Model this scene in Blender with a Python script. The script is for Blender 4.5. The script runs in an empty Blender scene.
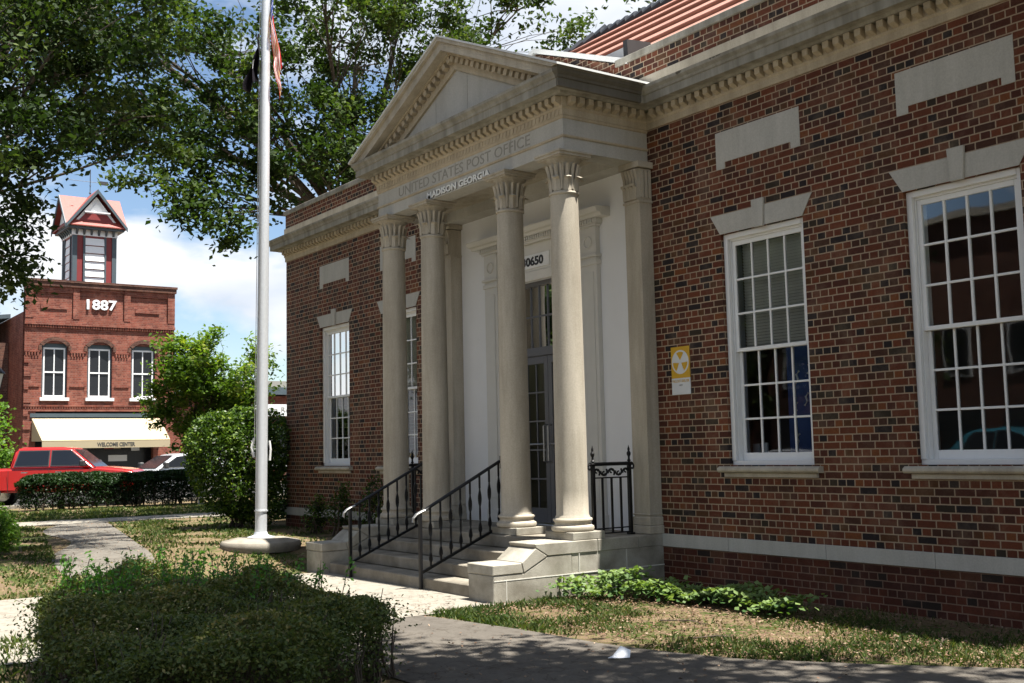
import bpy, bmesh, math, random
import numpy as np
from mathutils import Vector, Matrix
random.seed(7)
PI = math.pi
R = math.radians
scene = bpy.context.scene
COL = scene.collection

# ------------------------------------------------------------------ camera
cd = bpy.data.cameras.new("camera"); cam = bpy.data.objects.new("camera", cd); COL.objects.link(cam)
cr, cu, cf = Vector((0.574763, 0.818032, -0.02169)), Vector((0.091666, -0.038022, 0.995064)), Vector((-0.81317, 0.573914, 0.09684))
m = Matrix(((cr.x, cu.x, -cf.x, 12.278), (cr.y, cu.y, -cf.y, -9.179), (cr.z, cu.z, -cf.z, 1.63), (0, 0, 0, 1)))
cam.matrix_world = m
cd.sensor_width = 36; cd.lens = 1113.48 * 36 / 1024
cd.clip_end = 2000; cd.clip_start = 0.05
scene.camera = cam

# ------------------------------------------------------------------ world: sky + procedural clouds
SUN_EL = R(72.6); SUN_X, SUN_Y = math.cos(R(23.8)), math.sin(R(23.8))
world = bpy.data.worlds.new("World"); scene.world = world; world.use_nodes = True
nt = world.node_tree; nt.nodes.clear()
wo = nt.nodes.new('ShaderNodeOutputWorld'); bg = nt.nodes.new('ShaderNodeBackground')
sky = nt.nodes.new('ShaderNodeTexSky'); sky.sky_type = 'NISHITA'; sky.sun_disc = False
sky.sun_elevation = SUN_EL; sky.sun_rotation = math.atan2(SUN_X, SUN_Y)
sky.air_density = 1.0; sky.dust_density = 0.3; sky.ozone_density = 2.0
tc = nt.nodes.new('ShaderNodeTexCoord')
mp = nt.nodes.new('ShaderNodeMapping'); mp.inputs['Scale'].default_value = (1.0, 1.0, 2.2); mp.inputs['Location'].default_value = (3.1, 1.7, 0.4)
nt.links.new(tc.outputs['Generated'], mp.inputs['Vector'])
n1 = nt.nodes.new('ShaderNodeTexNoise'); n1.inputs['Scale'].default_value = 3.2; n1.inputs['Detail'].default_value = 9; n1.inputs['Roughness'].default_value = 0.52
n1.inputs['Distortion'].default_value = 0.25
nt.links.new(mp.outputs['Vector'], n1.inputs['Vector'])
r1 = nt.nodes.new('ShaderNodeValToRGB'); r1.color_ramp.elements[0].position = 0.465; r1.color_ramp.elements[1].position = 0.555
nt.links.new(n1.outputs['Fac'], r1.inputs['Fac'])
n2 = nt.nodes.new('ShaderNodeTexNoise'); n2.inputs['Scale'].default_value = 4.5; n2.inputs['Detail'].default_value = 5
nt.links.new(mp.outputs['Vector'], n2.inputs['Vector'])
r2 = nt.nodes.new('ShaderNodeValToRGB'); r2.color_ramp.elements[0].color = (4.6, 5.1, 5.9, 1); r2.color_ramp.elements[1].color = (6.7, 6.8, 7.0, 1)
r2.color_ramp.elements[0].position = 0.38; r2.color_ramp.elements[1].position = 0.56
nt.links.new(n2.outputs['Fac'], r2.inputs['Fac'])
mx = nt.nodes.new('ShaderNodeMix'); mx.data_type = 'RGBA'
nt.links.new(r1.outputs['Color'], mx.inputs[0]); nt.links.new(sky.outputs['Color'], mx.inputs[6]); nt.links.new(r2.outputs['Color'], mx.inputs[7])
nt.links.new(mx.outputs[2], bg.inputs['Color']); bg.inputs['Strength'].default_value = 0.055
nt.links.new(bg.outputs['Background'], wo.inputs['Surface'])

# ------------------------------------------------------------------ sun
sl = bpy.data.lights.new("sun", 'SUN'); so = bpy.data.objects.new("sun", sl); COL.objects.link(so)
sl.energy = 5.0; sl.angle = R(0.53); sl.color = (1.0, 0.955, 0.88)
sd = Vector((math.cos(SUN_EL) * SUN_X, math.cos(SUN_EL) * SUN_Y, math.sin(SUN_EL)))
so.rotation_euler = sd.to_track_quat('Z', 'Y').to_euler()

scene.view_settings.view_transform = 'Standard'; scene.view_settings.look = 'None'
scene.view_settings.exposure = 1.58; scene.view_settings.gamma = 1.0; scene.view_settings.use_curve_mapping = False
scene.render.engine = 'CYCLES'
scene.render.resolution_x = 1024; scene.render.resolution_y = 683
scene.cycles.max_bounces = 6; scene.cycles.transparent_max_bounces = 8; scene.cycles.diffuse_bounces = 3
scene.cycles.sample_clamp_indirect = 6.0

# ================================================================== node helpers
class NB:
    def __init__(s, name):
        s.m = bpy.data.materials.new(name); s.m.use_nodes = True
        s.t = s.m.node_tree; s.t.nodes.clear()
        s.out = s.n('ShaderNodeOutputMaterial')
    def n(s, k, **kw):
        x = s.t.nodes.new(k)
        for a, b in kw.items(): setattr(x, a, b)
        return x
    def l(s, a, b): s.t.links.new(a, b)
    def put(s, inp, v):
        if isinstance(v, (int, float)): inp.default_value = v
        elif isinstance(v, tuple):
            inp.default_value = v if len(v) == len(inp.default_value) else tuple(v) + (1,)
        else: s.l(v, inp)
    def M(s, op, a, b=0.0, c=None):
        x = s.n('ShaderNodeMath', operation=op); s.put(x.inputs[0], a); s.put(x.inputs[1], b)
        if c is not None: s.put(x.inputs[2], c)
        return x.outputs[0]
    def mix(s, f, a, b, mode='MIX'):
        x = s.n('ShaderNodeMix', data_type='RGBA', blend_type=mode)
        s.put(x.inputs[0], f); s.put(x.inputs[6], a); s.put(x.inputs[7], b); return x.outputs[2]
    def noise(s, scale, detail=4, rough=.55, vec=None, dist=0.0, out='Fac'):
        x = s.n('ShaderNodeTexNoise'); x.inputs['Scale'].default_value = scale; x.inputs['Detail'].default_value = detail
        x.inputs['Roughness'].default_value = rough; x.inputs['Distortion'].default_value = dist
        s.l(vec if vec is not None else s.co(), x.inputs['Vector']); return x.outputs[out]
    def co(s):
        if not hasattr(s, '_c'): s._c = s.n('ShaderNodeTexCoord').outputs['Object']
        return s._c
    def ramp(s, f, stops, const=False):
        x = s.n('ShaderNodeValToRGB'); cr = x.color_ramp
        if const: cr.interpolation = 'CONSTANT'
        while len(cr.elements) < len(stops): cr.elements.new(.5)
        for e, (p, c) in zip(cr.elements, stops):
            e.position = p; e.color = tuple(c) + (1,) if len(c) == 3 else c
        s.l(f, x.inputs[0]); return x.outputs[0]
    def scalevec(s, v, sc):
        x = s.n('ShaderNodeMapping'); x.inputs['Scale'].default_value = sc; s.l(v, x.inputs['Vector']); return x.outputs[0]
    def bump(s, h, strength=.3, dist=.01):
        x = s.n('ShaderNodeBump'); x.inputs['Strength'].default_value = strength; x.inputs['Distance'].default_value = dist
        s.l(h, x.inputs['Height']); return x.outputs[0]
    def pbr(s, col, rough=.8, bump=None, metal=0.0, spec=.4, **kw):
        x = s.n('ShaderNodeBsdfPrincipled'); s.put(x.inputs['Base Color'], col); s.put(x.inputs['Roughness'], rough)
        x.inputs['Metallic'].default_value = metal; x.inputs['Specular IOR Level'].default_value = spec
        for k, v in kw.items(): s.put(x.inputs[k.replace('_', ' ')], v)
        if bump is not None: s.l(bump, x.inputs['Normal'])
        s.l(x.outputs[0], s.out.inputs['Surface']); return x

def mat_brick(name, h, L, stops, mortar, mw=.010, dirt=.25):
    b = NB(name); sp = b.n('ShaderNodeSeparateXYZ'); b.l(b.co(), sp.inputs[0])
    wob = b.noise(9, 2)
    wob = b.M('MULTIPLY', b.M('SUBTRACT', wob, .5), .006)
    u0 = b.M('ADD', b.M('ADD', sp.outputs[0], sp.outputs[1]), wob); v0 = b.M('ADD', sp.outputs[2], wob)
    v = b.M('DIVIDE', v0, h); row = b.M('FLOOR', v); fv = b.M('FRACT', v)
    par = b.M('MODULO', b.M('ADD', row, 1000.0), 2.0)
    w = b.M('MULTIPLY', b.M('ADD', par, 1.0), L)
    u = b.M('ADD', b.M('DIVIDE', u0, w), b.M('MULTIPLY', par, .25)); colm = b.M('FLOOR', u); fu = b.M('FRACT', u)
    du = b.M('MULTIPLY', b.M('SUBTRACT', .5, b.M('ABSOLUTE', b.M('SUBTRACT', fu, .5))), w)
    dv = b.M('MULTIPLY', b.M('SUBTRACT', .5, b.M('ABSOLUTE', b.M('SUBTRACT', fv, .5))), h)
    d = b.M('MINIMUM', du, dv)
    d = b.M('ADD', d, b.M('MULTIPLY', b.M('SUBTRACT', b.noise(60, 2), .5), .004))
    mask = b.n('ShaderNodeMapRange'); mask.inputs[1].default_value = mw * .5 - .0012; mask.inputs[2].default_value = mw * .5 + .0012; b.l(d, mask.inputs[0]); mask = mask.outputs[0]
    cv = b.n('ShaderNodeCombineXYZ'); b.l(colm, cv.inputs[0]); b.l(row, cv.inputs[1])
    wn = b.n('ShaderNodeTexWhiteNoise', noise_dimensions='2D'); b.l(cv.outputs[0], wn.inputs['Vector'])
    c = b.ramp(wn.outputs['Value'], stops, True)
    c = b.mix(.06, c, (.085, .055, .042))
    sm = b.ramp(b.noise(2.6, 6, .7), [(.48, (0, 0, 0)), (.75, (1, 1, 1))]); c = b.mix(b.M('MULTIPLY', sm, .28), c, mortar)
    grain = b.noise(45, 4, .65)
    c = b.mix(.5, c, b.ramp(grain, [(.3, (.35, .35, .35)), (.7, (1.0, 1.0, 1.0))]), 'MULTIPLY')
    big = b.noise(.9, 5, .6)
    mc = b.mix(b.noise(5, 3), tuple(x * .75 for x in mortar), mortar)
    c = b.mix(mask, mc, c)
    c = b.mix(dirt, c, b.ramp(big, [(.35, (.35, .33, .3)), (.6, (1, 1, 1))]), 'MULTIPLY')
    strk = b.noise(1.0, 5, .6, b.scalevec(b.co(), (2.6, 2.6, .22)))
    c = b.mix(dirt, c, b.ramp(strk, [(.38, (.68, .66, .64)), (.56, (1, 1, 1))]), 'MULTIPLY')
    hgt = b.M('ADD', b.M('MULTIPLY', mask, .8), b.M('MULTIPLY', grain, .25))
    b.pbr(c, b.M('ADD', .72, b.M('MULTIPLY', grain, .2)), b.bump(hgt, .7, .006), spec=.25)
    return b.m

def mat_stone(name, c1, c2, stain=.45, rough=.85, scale=1.0, bstr=.25, streak=True):
    b = NB(name)
    a = b.noise(3.0 * scale, 6, .62); f = b.noise(60 * scale, 3, .6)
    c = b.mix(a, c1, c2)
    st = b.noise(1.0, 5, .65, b.scalevec(b.co(), (5, 5, .7))) if streak else b.noise(2, 5, .6)
    c = b.mix(stain, c, b.ramp(st, [(.36, (.42, .40, .36)), (.62, (1, 1, 1))]), 'MULTIPLY')
    c = b.mix(.35, c, b.ramp(f, [(.3, (.6, .6, .6)), (.7, (1.05, 1.05, 1.05))]), 'MULTIPLY')
    b.pbr(c, rough, b.bump(b.M('ADD', f, b.M('MULTIPLY', a, .6)), bstr, .006), spec=.25)
    return b.m

def mat_plain(name, col, rough=.5, var=.15, scale=12, metal=0.0, spec=.5, bstr=.06, **kw):
    b = NB(name); a = b.noise(scale, 5, .6)
    c = b.mix(a, tuple(x * (1 - var) for x in col), tuple(min(1, x * (1 + var)) for x in col))
    b.pbr(c, b.M('ADD', rough, b.M('MULTIPLY', b.M('SUBTRACT', a, .5), .2)), b.bump(a, bstr, .004), metal=metal, spec=spec, **kw)
    return b.m

def mat_leaf(name, stops, trans=.38, rough=.5):
    b = NB(name); at = b.n('ShaderNodeAttribute', attribute_name='tint')
    c = b.ramp(at.outputs['Fac'], stops)
    p = b.n('ShaderNodeBsdfPrincipled'); b.l(c, p.inputs['Base Color']); p.inputs['Roughness'].default_value = rough; p.inputs['Specular IOR Level'].default_value = .22
    t = b.n('ShaderNodeBsdfTranslucent'); b.l(b.mix(1.0, c, (1.5, 1.6, .6), 'MULTIPLY'), t.inputs['Color'])
    x = b.n('ShaderNodeMixShader'); x.inputs[0].default_value = trans; b.l(p.outputs[0], x.inputs[1]); b.l(t.outputs[0], x.inputs[2])
    b.l(x.outputs[0], b.out.inputs['Surface']); return b.m

def mat_glass(name, tint=(.9, .95, .95), boost=.03):
    b = NB(name)
    fr = b.n('ShaderNodeFresnel'); fr.inputs['IOR'].default_value = 1.6
    f = b.M('MINIMUM', b.M('ADD', fr.outputs[0], boost), 1.0)
    nz = b.bump(b.noise(2.2, 1), .04, .03)
    g = b.n('ShaderNodeBsdfGlossy'); g.inputs['Roughness'].default_value = .02; b.l(nz, g.inputs['Normal'])
    t = b.n('ShaderNodeBsdfTransparent'); t.inputs['Color'].default_value = tint + (1,)
    x = b.n('ShaderNodeMixShader'); b.l(f, x.inputs[0]); b.l(t.outputs[0], x.inputs[1]); b.l(g.outputs[0], x.inputs[2])
    b.l(x.outputs[0], b.out.inputs['Surface']); return b.m

def mat_emit(name, col, st):
    b = NB(name); e = b.n('ShaderNodeEmission'); e.inputs['Color'].default_value = col + (1,); e.inputs['Strength'].default_value = st
    b.l(e.outputs[0], b.out.inputs['Surface']); return b.m

MT = {}
MT['brick'] = mat_brick('brick_facade', .0745, .1045, [(0, (.135, .037, .018)), (.18, (.175, .050, .022)), (.32, (.085, .025, .015)), (.5, (.150, .043, .019)), (.62, (.070, .027, .016)), (.74, (.021, .016, .018)), (.84, (.038, .028, .018)), (.91, (.11, .046, .018)), (.96, (.21, .068, .022))], (.42, .32, .225), mw=.0125)
MT['brick_base'] = mat_brick('brick_base', .0745, .1045, [(0, (.10, .026, .014)), (.3, (.13, .036, .018)), (.6, (.075, .022, .014)), (.86, (.03, .02, .016)), (.94, (.11, .04, .018))], (.26, .17, .12), mw=.011, dirt=.45)
MT['brick_old'] = mat_brick('brick_old', .085, .13, [(0, (.27, .070, .044)), (.3, (.32, .092, .058)), (.6, (.21, .056, .038)), (.85, (.35, .12, .08))], (.30, .18, .14), mw=.012, dirt=.45)
MT['brick_dark'] = mat_brick('brick_dark', .085, .13, [(0, (.13, .05, .035)), (.4, (.17, .07, .045)), (.7, (.10, .04, .03))], (.20, .14, .11), mw=.012, dirt=.5)
MT['stone'] = mat_stone('limestone', (.44, .395, .32), (.55, .50, .41), .42)
MT['stone_warm'] = mat_stone('limestone_warm', (.46, .385, .27), (.56, .485, .37), .4)
MT['stone_dirty'] = mat_stone('limestone_weathered', (.25, .24, .205), (.43, .41, .355), .75)
b = NB('cornice_weathered_shaded'); sp = b.n('ShaderNodeSeparateXYZ'); b.l(b.co(), sp.inputs[0])      # black weathering and painted-in shade on the return of the portico cornice
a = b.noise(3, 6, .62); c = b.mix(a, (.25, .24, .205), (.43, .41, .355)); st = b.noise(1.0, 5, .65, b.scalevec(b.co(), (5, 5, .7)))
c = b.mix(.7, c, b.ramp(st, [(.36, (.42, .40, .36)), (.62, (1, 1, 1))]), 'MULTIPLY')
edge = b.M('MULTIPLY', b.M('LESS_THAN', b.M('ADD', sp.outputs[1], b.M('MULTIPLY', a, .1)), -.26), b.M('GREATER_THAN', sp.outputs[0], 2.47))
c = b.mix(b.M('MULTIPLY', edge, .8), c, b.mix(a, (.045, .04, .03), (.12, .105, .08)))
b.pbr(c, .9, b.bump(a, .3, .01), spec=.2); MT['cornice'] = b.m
MT['stone_panel'] = mat_stone('limestone_panel', (.45, .44, .405), (.52, .505, .46), .22)
MT['granite'] = mat_stone('granite_block', (.33, .31, .26), (.47, .44, .375), .85, scale=1.6, bstr=.5, streak=False)
MT['step'] = mat_stone('granite_step', (.22, .195, .155), (.36, .33, .275), .75, scale=1.3, bstr=.4, streak=False)
MT['footing'] = mat_stone('footing_concrete', (.20, .18, .145), (.34, .31, .26), .7, scale=1.2, bstr=.5, streak=False)
MT['joint'] = mat_plain('mortar_joint', (.62, .60, .54), .9)
MT['plaster'] = mat_plain('painted_plaster', (.76, .77, .78), .75, .05, 3)
MT['white'] = mat_plain('white_paint', (.76, .77, .77), .45, .05, 8)
MT['surround'] = mat_plain('door_surround_paint', (.62, .605, .56), .6, .07, 5)
MT['doorgrey'] = mat_plain('grey_metal_paint', (.10, .10, .105), .4, .1, 6)
MT['glass'] = mat_glass('window_glass')
MT['black'] = mat_plain('black_iron', (.007, .007, .008), .42, .3, 30, spec=.3)
MT['worn'] = mat_plain('worn_steel', (.34, .34, .33), .35, .2, 30, metal=.8)
MT['alu'] = mat_plain('brushed_aluminium', (.62, .64, .66), .42, .10, 25, metal=.35)
MT['flash'] = mat_plain('roof_flashing', (.62, .63, .62), .5, .12, 6)
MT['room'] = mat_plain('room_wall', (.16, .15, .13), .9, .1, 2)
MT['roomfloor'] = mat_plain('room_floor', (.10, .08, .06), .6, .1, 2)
MT['blind'] = mat_plain('blind_slats', (.78, .76, .70), .6, .05)
MT['navy'] = mat_plain('navy_fabric', (.02, .06, .22), .7, .2)
MT['tan'] = mat_plain('tan_curtain', (.30, .24, .15), .8, .2)
MT['paper'] = mat_plain('white_paper', (.80, .81, .82), .7, .04)
MT['yellow'] = mat_plain('yellow_enamel', (.58, .34, .02), .45, .12, 14)
MT['signwhite'] = mat_plain('sign_white', (.62, .64, .66), .45, .06, 14)
MT['lettergrey'] = mat_plain('engraved_letter', (.27, .26, .23), .9, .2, 30)
MT['letterpale'] = mat_plain('raised_letter', (.74, .74, .71), .6, .06, 30)
MT['letterdark'] = mat_plain('dark_letter', (.05, .05, .045), .6, .1, 30)
MT['blackpaint'] = mat_plain('black_letter', (.01, .01, .012), .5, .1)
MT['tile'] = None
b = NB('terracotta_tile'); a = b.noise(7, 4); sp = b.n('ShaderNodeSeparateXYZ'); b.l(b.co(), sp.inputs[0])
c = b.mix(a, (.30, .135, .095), (.38, .19, .145)); c = b.mix(.5, c, b.ramp(b.noise(1.3, 5), [(.3, (.5, .45, .4)), (.6, (1, 1, 1))]), 'MULTIPLY')
b.pbr(c, .7, b.bump(a, .2, .01)); MT['tile'] = b.m
MT['tiledark'] = mat_plain('dark_tile', (.03, .035, .045), .6, .3)
MT['redpaint'] = mat_plain('red_paint', (.20, .024, .024), .55, .15)
MT['slate'] = mat_plain('slate_blue_paint', (.06, .085, .10), .55, .2)
MT['salmon'] = mat_plain('salmon_metal_roof', (.25, .048, .034), .6, .08)
MT['canvas'] = mat_plain('cream_canvas', (.38, .315, .20), .85, .08, 2)
MT['truckred'] = mat_plain('truck_red_paint', (.36, .016, .013), .22, .05, 3, spec=.6, Coat_Weight=.6, Coat_Roughness=.08)
MT['silver'] = mat_plain('silver_paint', (.52, .54, .56), .3, .05, 3, metal=.4, Coat_Weight=.5, Coat_Roughness=.1)
MT['bluecar'] = mat_plain('teal_paint', (.03, .16, .22), .3, .05, 3, Coat_Weight=.6, Coat_Roughness=.1)
MT['carglass'] = mat_plain('car_glass', (.012, .014, .018), .06, .1, 3, spec=.45)
MT['darkpane'] = mat_plain('dark_window_pane', (.02, .022, .025), .25, .2, 2, spec=.35)
MT['rubber'] = mat_plain('tyre_rubber', (.02, .02, .02), .85, .2)
MT['chrome'] = mat_plain('chrome', (.65, .66, .68), .15, .05, 5, metal=1.0)
MT['darkplastic'] = mat_plain('dark_plastic', (.03, .03, .03), .55, .2)
MT['lamplens'] = mat_plain('lamp_lens', (.7, .72, .7), .15, .05)
MT['leaf_oak'] = mat_leaf('oak_leaves', [(0, (.014, .030, .007)), (.5, (.034, .062, .014)), (1, (.10, .135, .030))], .34, .7)
MT['leaf_near'] = mat_leaf('shade_tree_leaves', [(0, (.010, .022, .005)), (.5, (.024, .046, .010)), (1, (.085, .115, .024))], .30, .7)
MT['leaf_crepe'] = mat_leaf('yellow_green_leaves', [(0, (.05, .11, .015)), (.6, (.12, .22, .03)), (1, (.28, .34, .05))], .42)
MT['leaf_myrtle'] = mat_leaf('myrtle_leaves', [(0, (.04, .085, .012)), (.6, (.11, .18, .025)), (1, (.26, .27, .05))], .45)
MT['leaf_holly'] = mat_leaf('glossy_leaves', [(0, (.018, .040, .006)), (.55, (.065, .12, .016)), (1, (.26, .33, .05))], .3, .4)
MT['leaf_hedge'] = mat_leaf('small_hedge_leaves', [(0, (.045, .068, .020)), (.45, (.105, .135, .036)), (.8, (.20, .18, .06)), (1, (.32, .25, .13))], .28)
MT['leaf_dark'] = mat_leaf('dark_hedge_leaves', [(0, (.008, .022, .006)), (.7, (.02, .05, .012)), (1, (.06, .10, .025))], .2)
MT['leaf_ivy'] = mat_leaf('ivy_leaves', [(0, (.015, .045, .014)), (.5, (.050, .105, .032)), (1, (.17, .24, .08))], .3)
MT['leaf_sprig'] = mat_leaf('fresh_green_leaves', [(0, (.04, .13, .02)), (1, (.13, .28, .05))], .4)
MT['grassblade'] = mat_leaf('grass_blades', [(0, (.026, .050, .010)), (.5, (.066, .095, .022)), (.8, (.13, .13, .045)), (1, (.24, .20, .11))], .3, .7)
MT['litter'] = mat_leaf('dead_leaves', [(0, (.05, .028, .018)), (.5, (.16, .095, .06)), (1, (.33, .25, .18))], .1, .8)
b = NB('bark'); v = b.scalevec(b.co(), (6, 6, 1.2)); a = b.noise(3, 6, .7, v)
b.pbr(b.ramp(a, [(.3, (.035, .028, .02)), (.7, (.16, .14, .115))]), .95, b.bump(a, .8, .03), spec=.1); MT['bark'] = b.m
b = NB('pale_bark'); a = b.noise(3, 6, .6, b.scalevec(b.co(), (2, 2, .7)))
b.pbr(b.ramp(a, [(.35, (.16, .15, .13)), (.6, (.42, .41, .37))]), .9, b.bump(a, .4, .02), spec=.1); MT['palebark'] = b.m
MT['twig'] = mat_plain('twig_bark', (.07, .05, .035), .9, .3)
MT['cable'] = mat_plain('rope_white', (.7, .7, .68), .8)

# ground material
b = NB('ground_soil_grass'); sp = b.n('ShaderNodeSeparateXYZ'); b.l(b.co(), sp.inputs[0])
g1 = b.noise(1.1, 6, .65); g2 = b.noise(14, 5, .7); g3 = b.noise(90, 3, .7)
soil = b.mix(g3, (.07, .042, .028), (.26, .18, .125)); dry = b.mix(g3, (.09, .07, .03), (.24, .20, .10)); green = b.mix(g3, (.022, .042, .009), (.08, .105, .024))
c = b.mix(b.ramp(g2, [(.42, (0, 0, 0)), (.58, (1, 1, 1))]), soil, dry)
grassy = b.M('ADD', g1, b.M('MULTIPLY', b.M('SUBTRACT', g2, .5), .5))
c = b.mix(b.ramp(grassy, [(.50, (0, 0, 0)), (.60, (1, 1, 1))]), c, green)
b.pbr(c, .95, b.bump(b.M('ADD', g3, g2), .9, .02), spec=.1); MT['ground'] = b.m
def mat_pave(name, c1, c2, joint=None, crack=True):
    b = NB(name); a = b.noise(1.2, 6, .65); f = b.noise(70, 3, .7); k = b.noise(8, 5, .7)
    c = b.mix(a, c1, c2); c = b.mix(.45, c, b.ramp(f, [(.3, (.55, .55, .55)), (.7, (1.1, 1.1, 1.1))]), 'MULTIPLY')
    c = b.mix(.5, c, b.ramp(k, [(.34, (.45, .42, .38)), (.52, (1, 1, 1))]), 'MULTIPLY')
    h = f
    if joint:
        s = b.n('ShaderNodeSeparateXYZ'); b.l(b.co(), s.inputs[0])
        js = []
        for o, per in zip((0, 1), joint):
            fr = b.M('FRACT', b.M('DIVIDE', b.M('ADD', s.outputs[o], .35), per)); js.append(b.M('LESS_THAN', fr, .014 / per))
        j = b.M('MAXIMUM', js[0], js[1]); c = b.mix(j, c, (.06, .05, .04)); h = b.M('SUBTRACT', f, b.M('MULTIPLY', j, 3))
    if crack:
        v = b.n('ShaderNodeTexVoronoi', feature='DISTANCE_TO_EDGE'); v.inputs['Scale'].default_value = .8
        vv = b.n('ShaderNodeVectorMath', operation='ADD'); b.l(b.co(), vv.inputs[0]); nn = b.n('ShaderNodeTexNoise'); nn.inputs['Scale'].default_value = 2.5; nn.inputs['Detail'].default_value = 5; b.l(b.co(), nn.inputs['Vector']); b.l(nn.outputs['Color'], vv.inputs[1]); b.l(vv.outputs[0], v.inputs['Vector'])
        cr_ = b.M('LESS_THAN', v.outputs['Distance'], .006); c = b.mix(b.M('MULTIPLY', cr_, .7), c, (.05, .04, .03))
    b.pbr(c, .9, b.bump(h, .35, .006), spec=.2); return b.m
MT['concrete'] = mat_pave('concrete_walk', (.22, .20, .165), (.31, .285, .24), (1.5, 1.5))
MT['oldpave'] = mat_pave('worn_path', (.075, .066, .056), (.145, .13, .11), None)
MT['palepave'] = mat_pave('pale_path', (.11, .10, .085), (.18, .165, .14), (2.0, 2.0))
MT['asphalt'] = mat_pave('asphalt', (.05, .05, .05), (.075, .074, .07), None)
MT['roadpaint'] = mat_plain('road_paint', (.7, .7, .66), .7, .1)

# ================================================================== mesh helpers
def worldloc(o):
    v = Vector((0, 0, 0))
    while o is not None: v += o.location; o = o.parent
    return v
class MB:
    def __init__(s): s.v = []; s.f = []
    def add(s, vs, fs):
        k = len(s.v); s.v += [tuple(x) for x in vs]; s.f += [tuple(i + k for i in f) for f in fs]; return s
    def box(s, x0, x1, y0, y1, z0, z1):
        return s.add([(x, y, z) for z in (z0, z1) for y in (y0, y1) for x in (x0, x1)],
                     [(0, 2, 3, 1), (4, 5, 7, 6), (0, 1, 5, 4), (2, 6, 7, 3), (0, 4, 6, 2), (1, 3, 7, 5)])
    def bbox(s, x0, x1, y0, y1, z0, z1, c=.01):      # box with chamfered vertical + top edges
        def ring(d, z): return [(x0 + d, y0, z), (x1 - d, y0, z), (x1, y0 + d, z), (x1, y1 - d, z), (x1 - d, y1, z), (x0 + d, y1, z), (x0, y1 - d, z), (x0, y0 + d, z)]
        def inr(z): return [(min(max(x, x0 + c), x1 - c), min(max(y, y0 + c), y1 - c), z) for x, y, _ in ring(c, z)]
        rs = [inr(z0), ring(c, z0 + c), ring(c, z1 - c), inr(z1)]
        vs = sum(rs, []); fs = []
        for k in range(3):
            for i in range(8): j = (i + 1) % 8; fs.append((k * 8 + i, k * 8 + j, k * 8 + 8 + j, k * 8 + 8 + i))
        fs.append(tuple(range(24, 32))); fs.append(tuple(reversed(range(8))))
        return s.add(vs, fs)
    def quad(s, *p): return s.add(p, [tuple(range(len(p)))])
    def prism(s, poly, axis, a, b):                   # poly in the two other axes (cyclic order), extruded a..b
        def P(p, t):
            if axis == 'x': return (t, p[0], p[1])
            if axis == 'y': return (p[0], t, p[1])
            return (p[0], p[1], t)
        n = len(poly); vs = [P(p, a) for p in poly] + [P(p, b) for p in poly]
        fs = [tuple(range(n)), tuple(range(2 * n - 1, n - 1, -1))] + [(i, i + n, (i + 1) % n + n, (i + 1) % n) for i in range(n)]
        return s.add(vs, fs)
    def lathe(s, prof, c, seg=32, cap=True, axis='z'):
        vs = []; fs = []
        for r, z in prof:
            for i in range(seg):
                a = 2 * PI * i / seg; p = (r * math.cos(a), r * math.sin(a), z)
                if axis == 'x': p = (p[2], p[0], p[1])
                if axis == 'y': p = (p[0], p[2], p[1])
                vs.append((c[0] + p[0], c[1] + p[1], c[2] + p[2]))
        for k in range(len(prof) - 1):
            for i in range(seg):
                j = (i + 1) % seg; fs.append((k * seg + i, k * seg + j, k * seg + seg + j, k * seg + seg + i))
        if cap: fs.append(tuple(reversed(range(seg)))); fs.append(tuple(range((len(prof) - 1) * seg, len(prof) * seg)))
        return s.add(vs, fs)
    def tube(s, pts, rad, seg=8, flat=None):
        pts = [Vector(p) for p in pts]; n = len(pts); vs = []; fs = []
        rs = rad if isinstance(rad, (list, tuple)) else [rad] * n
        up = Vector((0, 0, 1)); 
        for i, p in enumerate(pts):
            t = (pts[min(i + 1, n - 1)] - pts[max(i - 1, 0)]).normalized()
            ref = up if abs(t.dot(up)) < .95 else Vector((1, 0, 0))
            a = t.cross(ref).normalized(); bb = t.cross(a).normalized()
            for k in range(seg):
                an = 2 * PI * k / seg + (PI / seg if seg == 4 else 0)
                vs.append(p + a * math.cos(an) * rs[i] + bb * math.sin(an) * rs[i] * (flat or 1))
        for i in range(n - 1):
            for k in range(seg):
                j = (k + 1) % seg; fs.append((i * seg + k, i * seg + j, (i + 1) * seg + j, (i + 1) * seg + k))
        fs.append(tuple(reversed(range(seg)))); fs.append(tuple(range((n - 1) * seg, n * seg)))
        return s.add(vs, fs)
    def sweep(s, path, prof):                         # horizontal polyline path (x,y), outward normal on the right side; prof = (offset, z)
        n = len(path); P = [Vector(p) for p in path]; mit = []
        for i in range(n):
            ns = []
            if i > 0: d = (P[i] - P[i - 1]).normalized(); ns.append(Vector((d.y, -d.x)))
            if i < n - 1: d = (P[i + 1] - P[i]).normalized(); ns.append(Vector((d.y, -d.x)))
            if len(ns) == 1: mit.append(ns[0])
            else:
                q = ns[0] + ns[1]; mit.append(q / (1 + ns[0].dot(ns[1])))
        k = len(prof); vs = []
        for i in range(n):
            for o, z in prof: q = P[i] + mit[i] * o; vs.append((q.x, q.y, z))
        fs = []
        for i in range(n - 1):
            for j in range(k): jj = (j + 1) % k; fs.append((i * k + j, i * k + jj, (i + 1) * k + jj, (i + 1) * k + j))
        fs.append(tuple(range(k))); fs.append(tuple(range((n - 1) * k + k - 1, (n - 1) * k - 1, -1)))
        return s.add(vs, fs)
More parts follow.
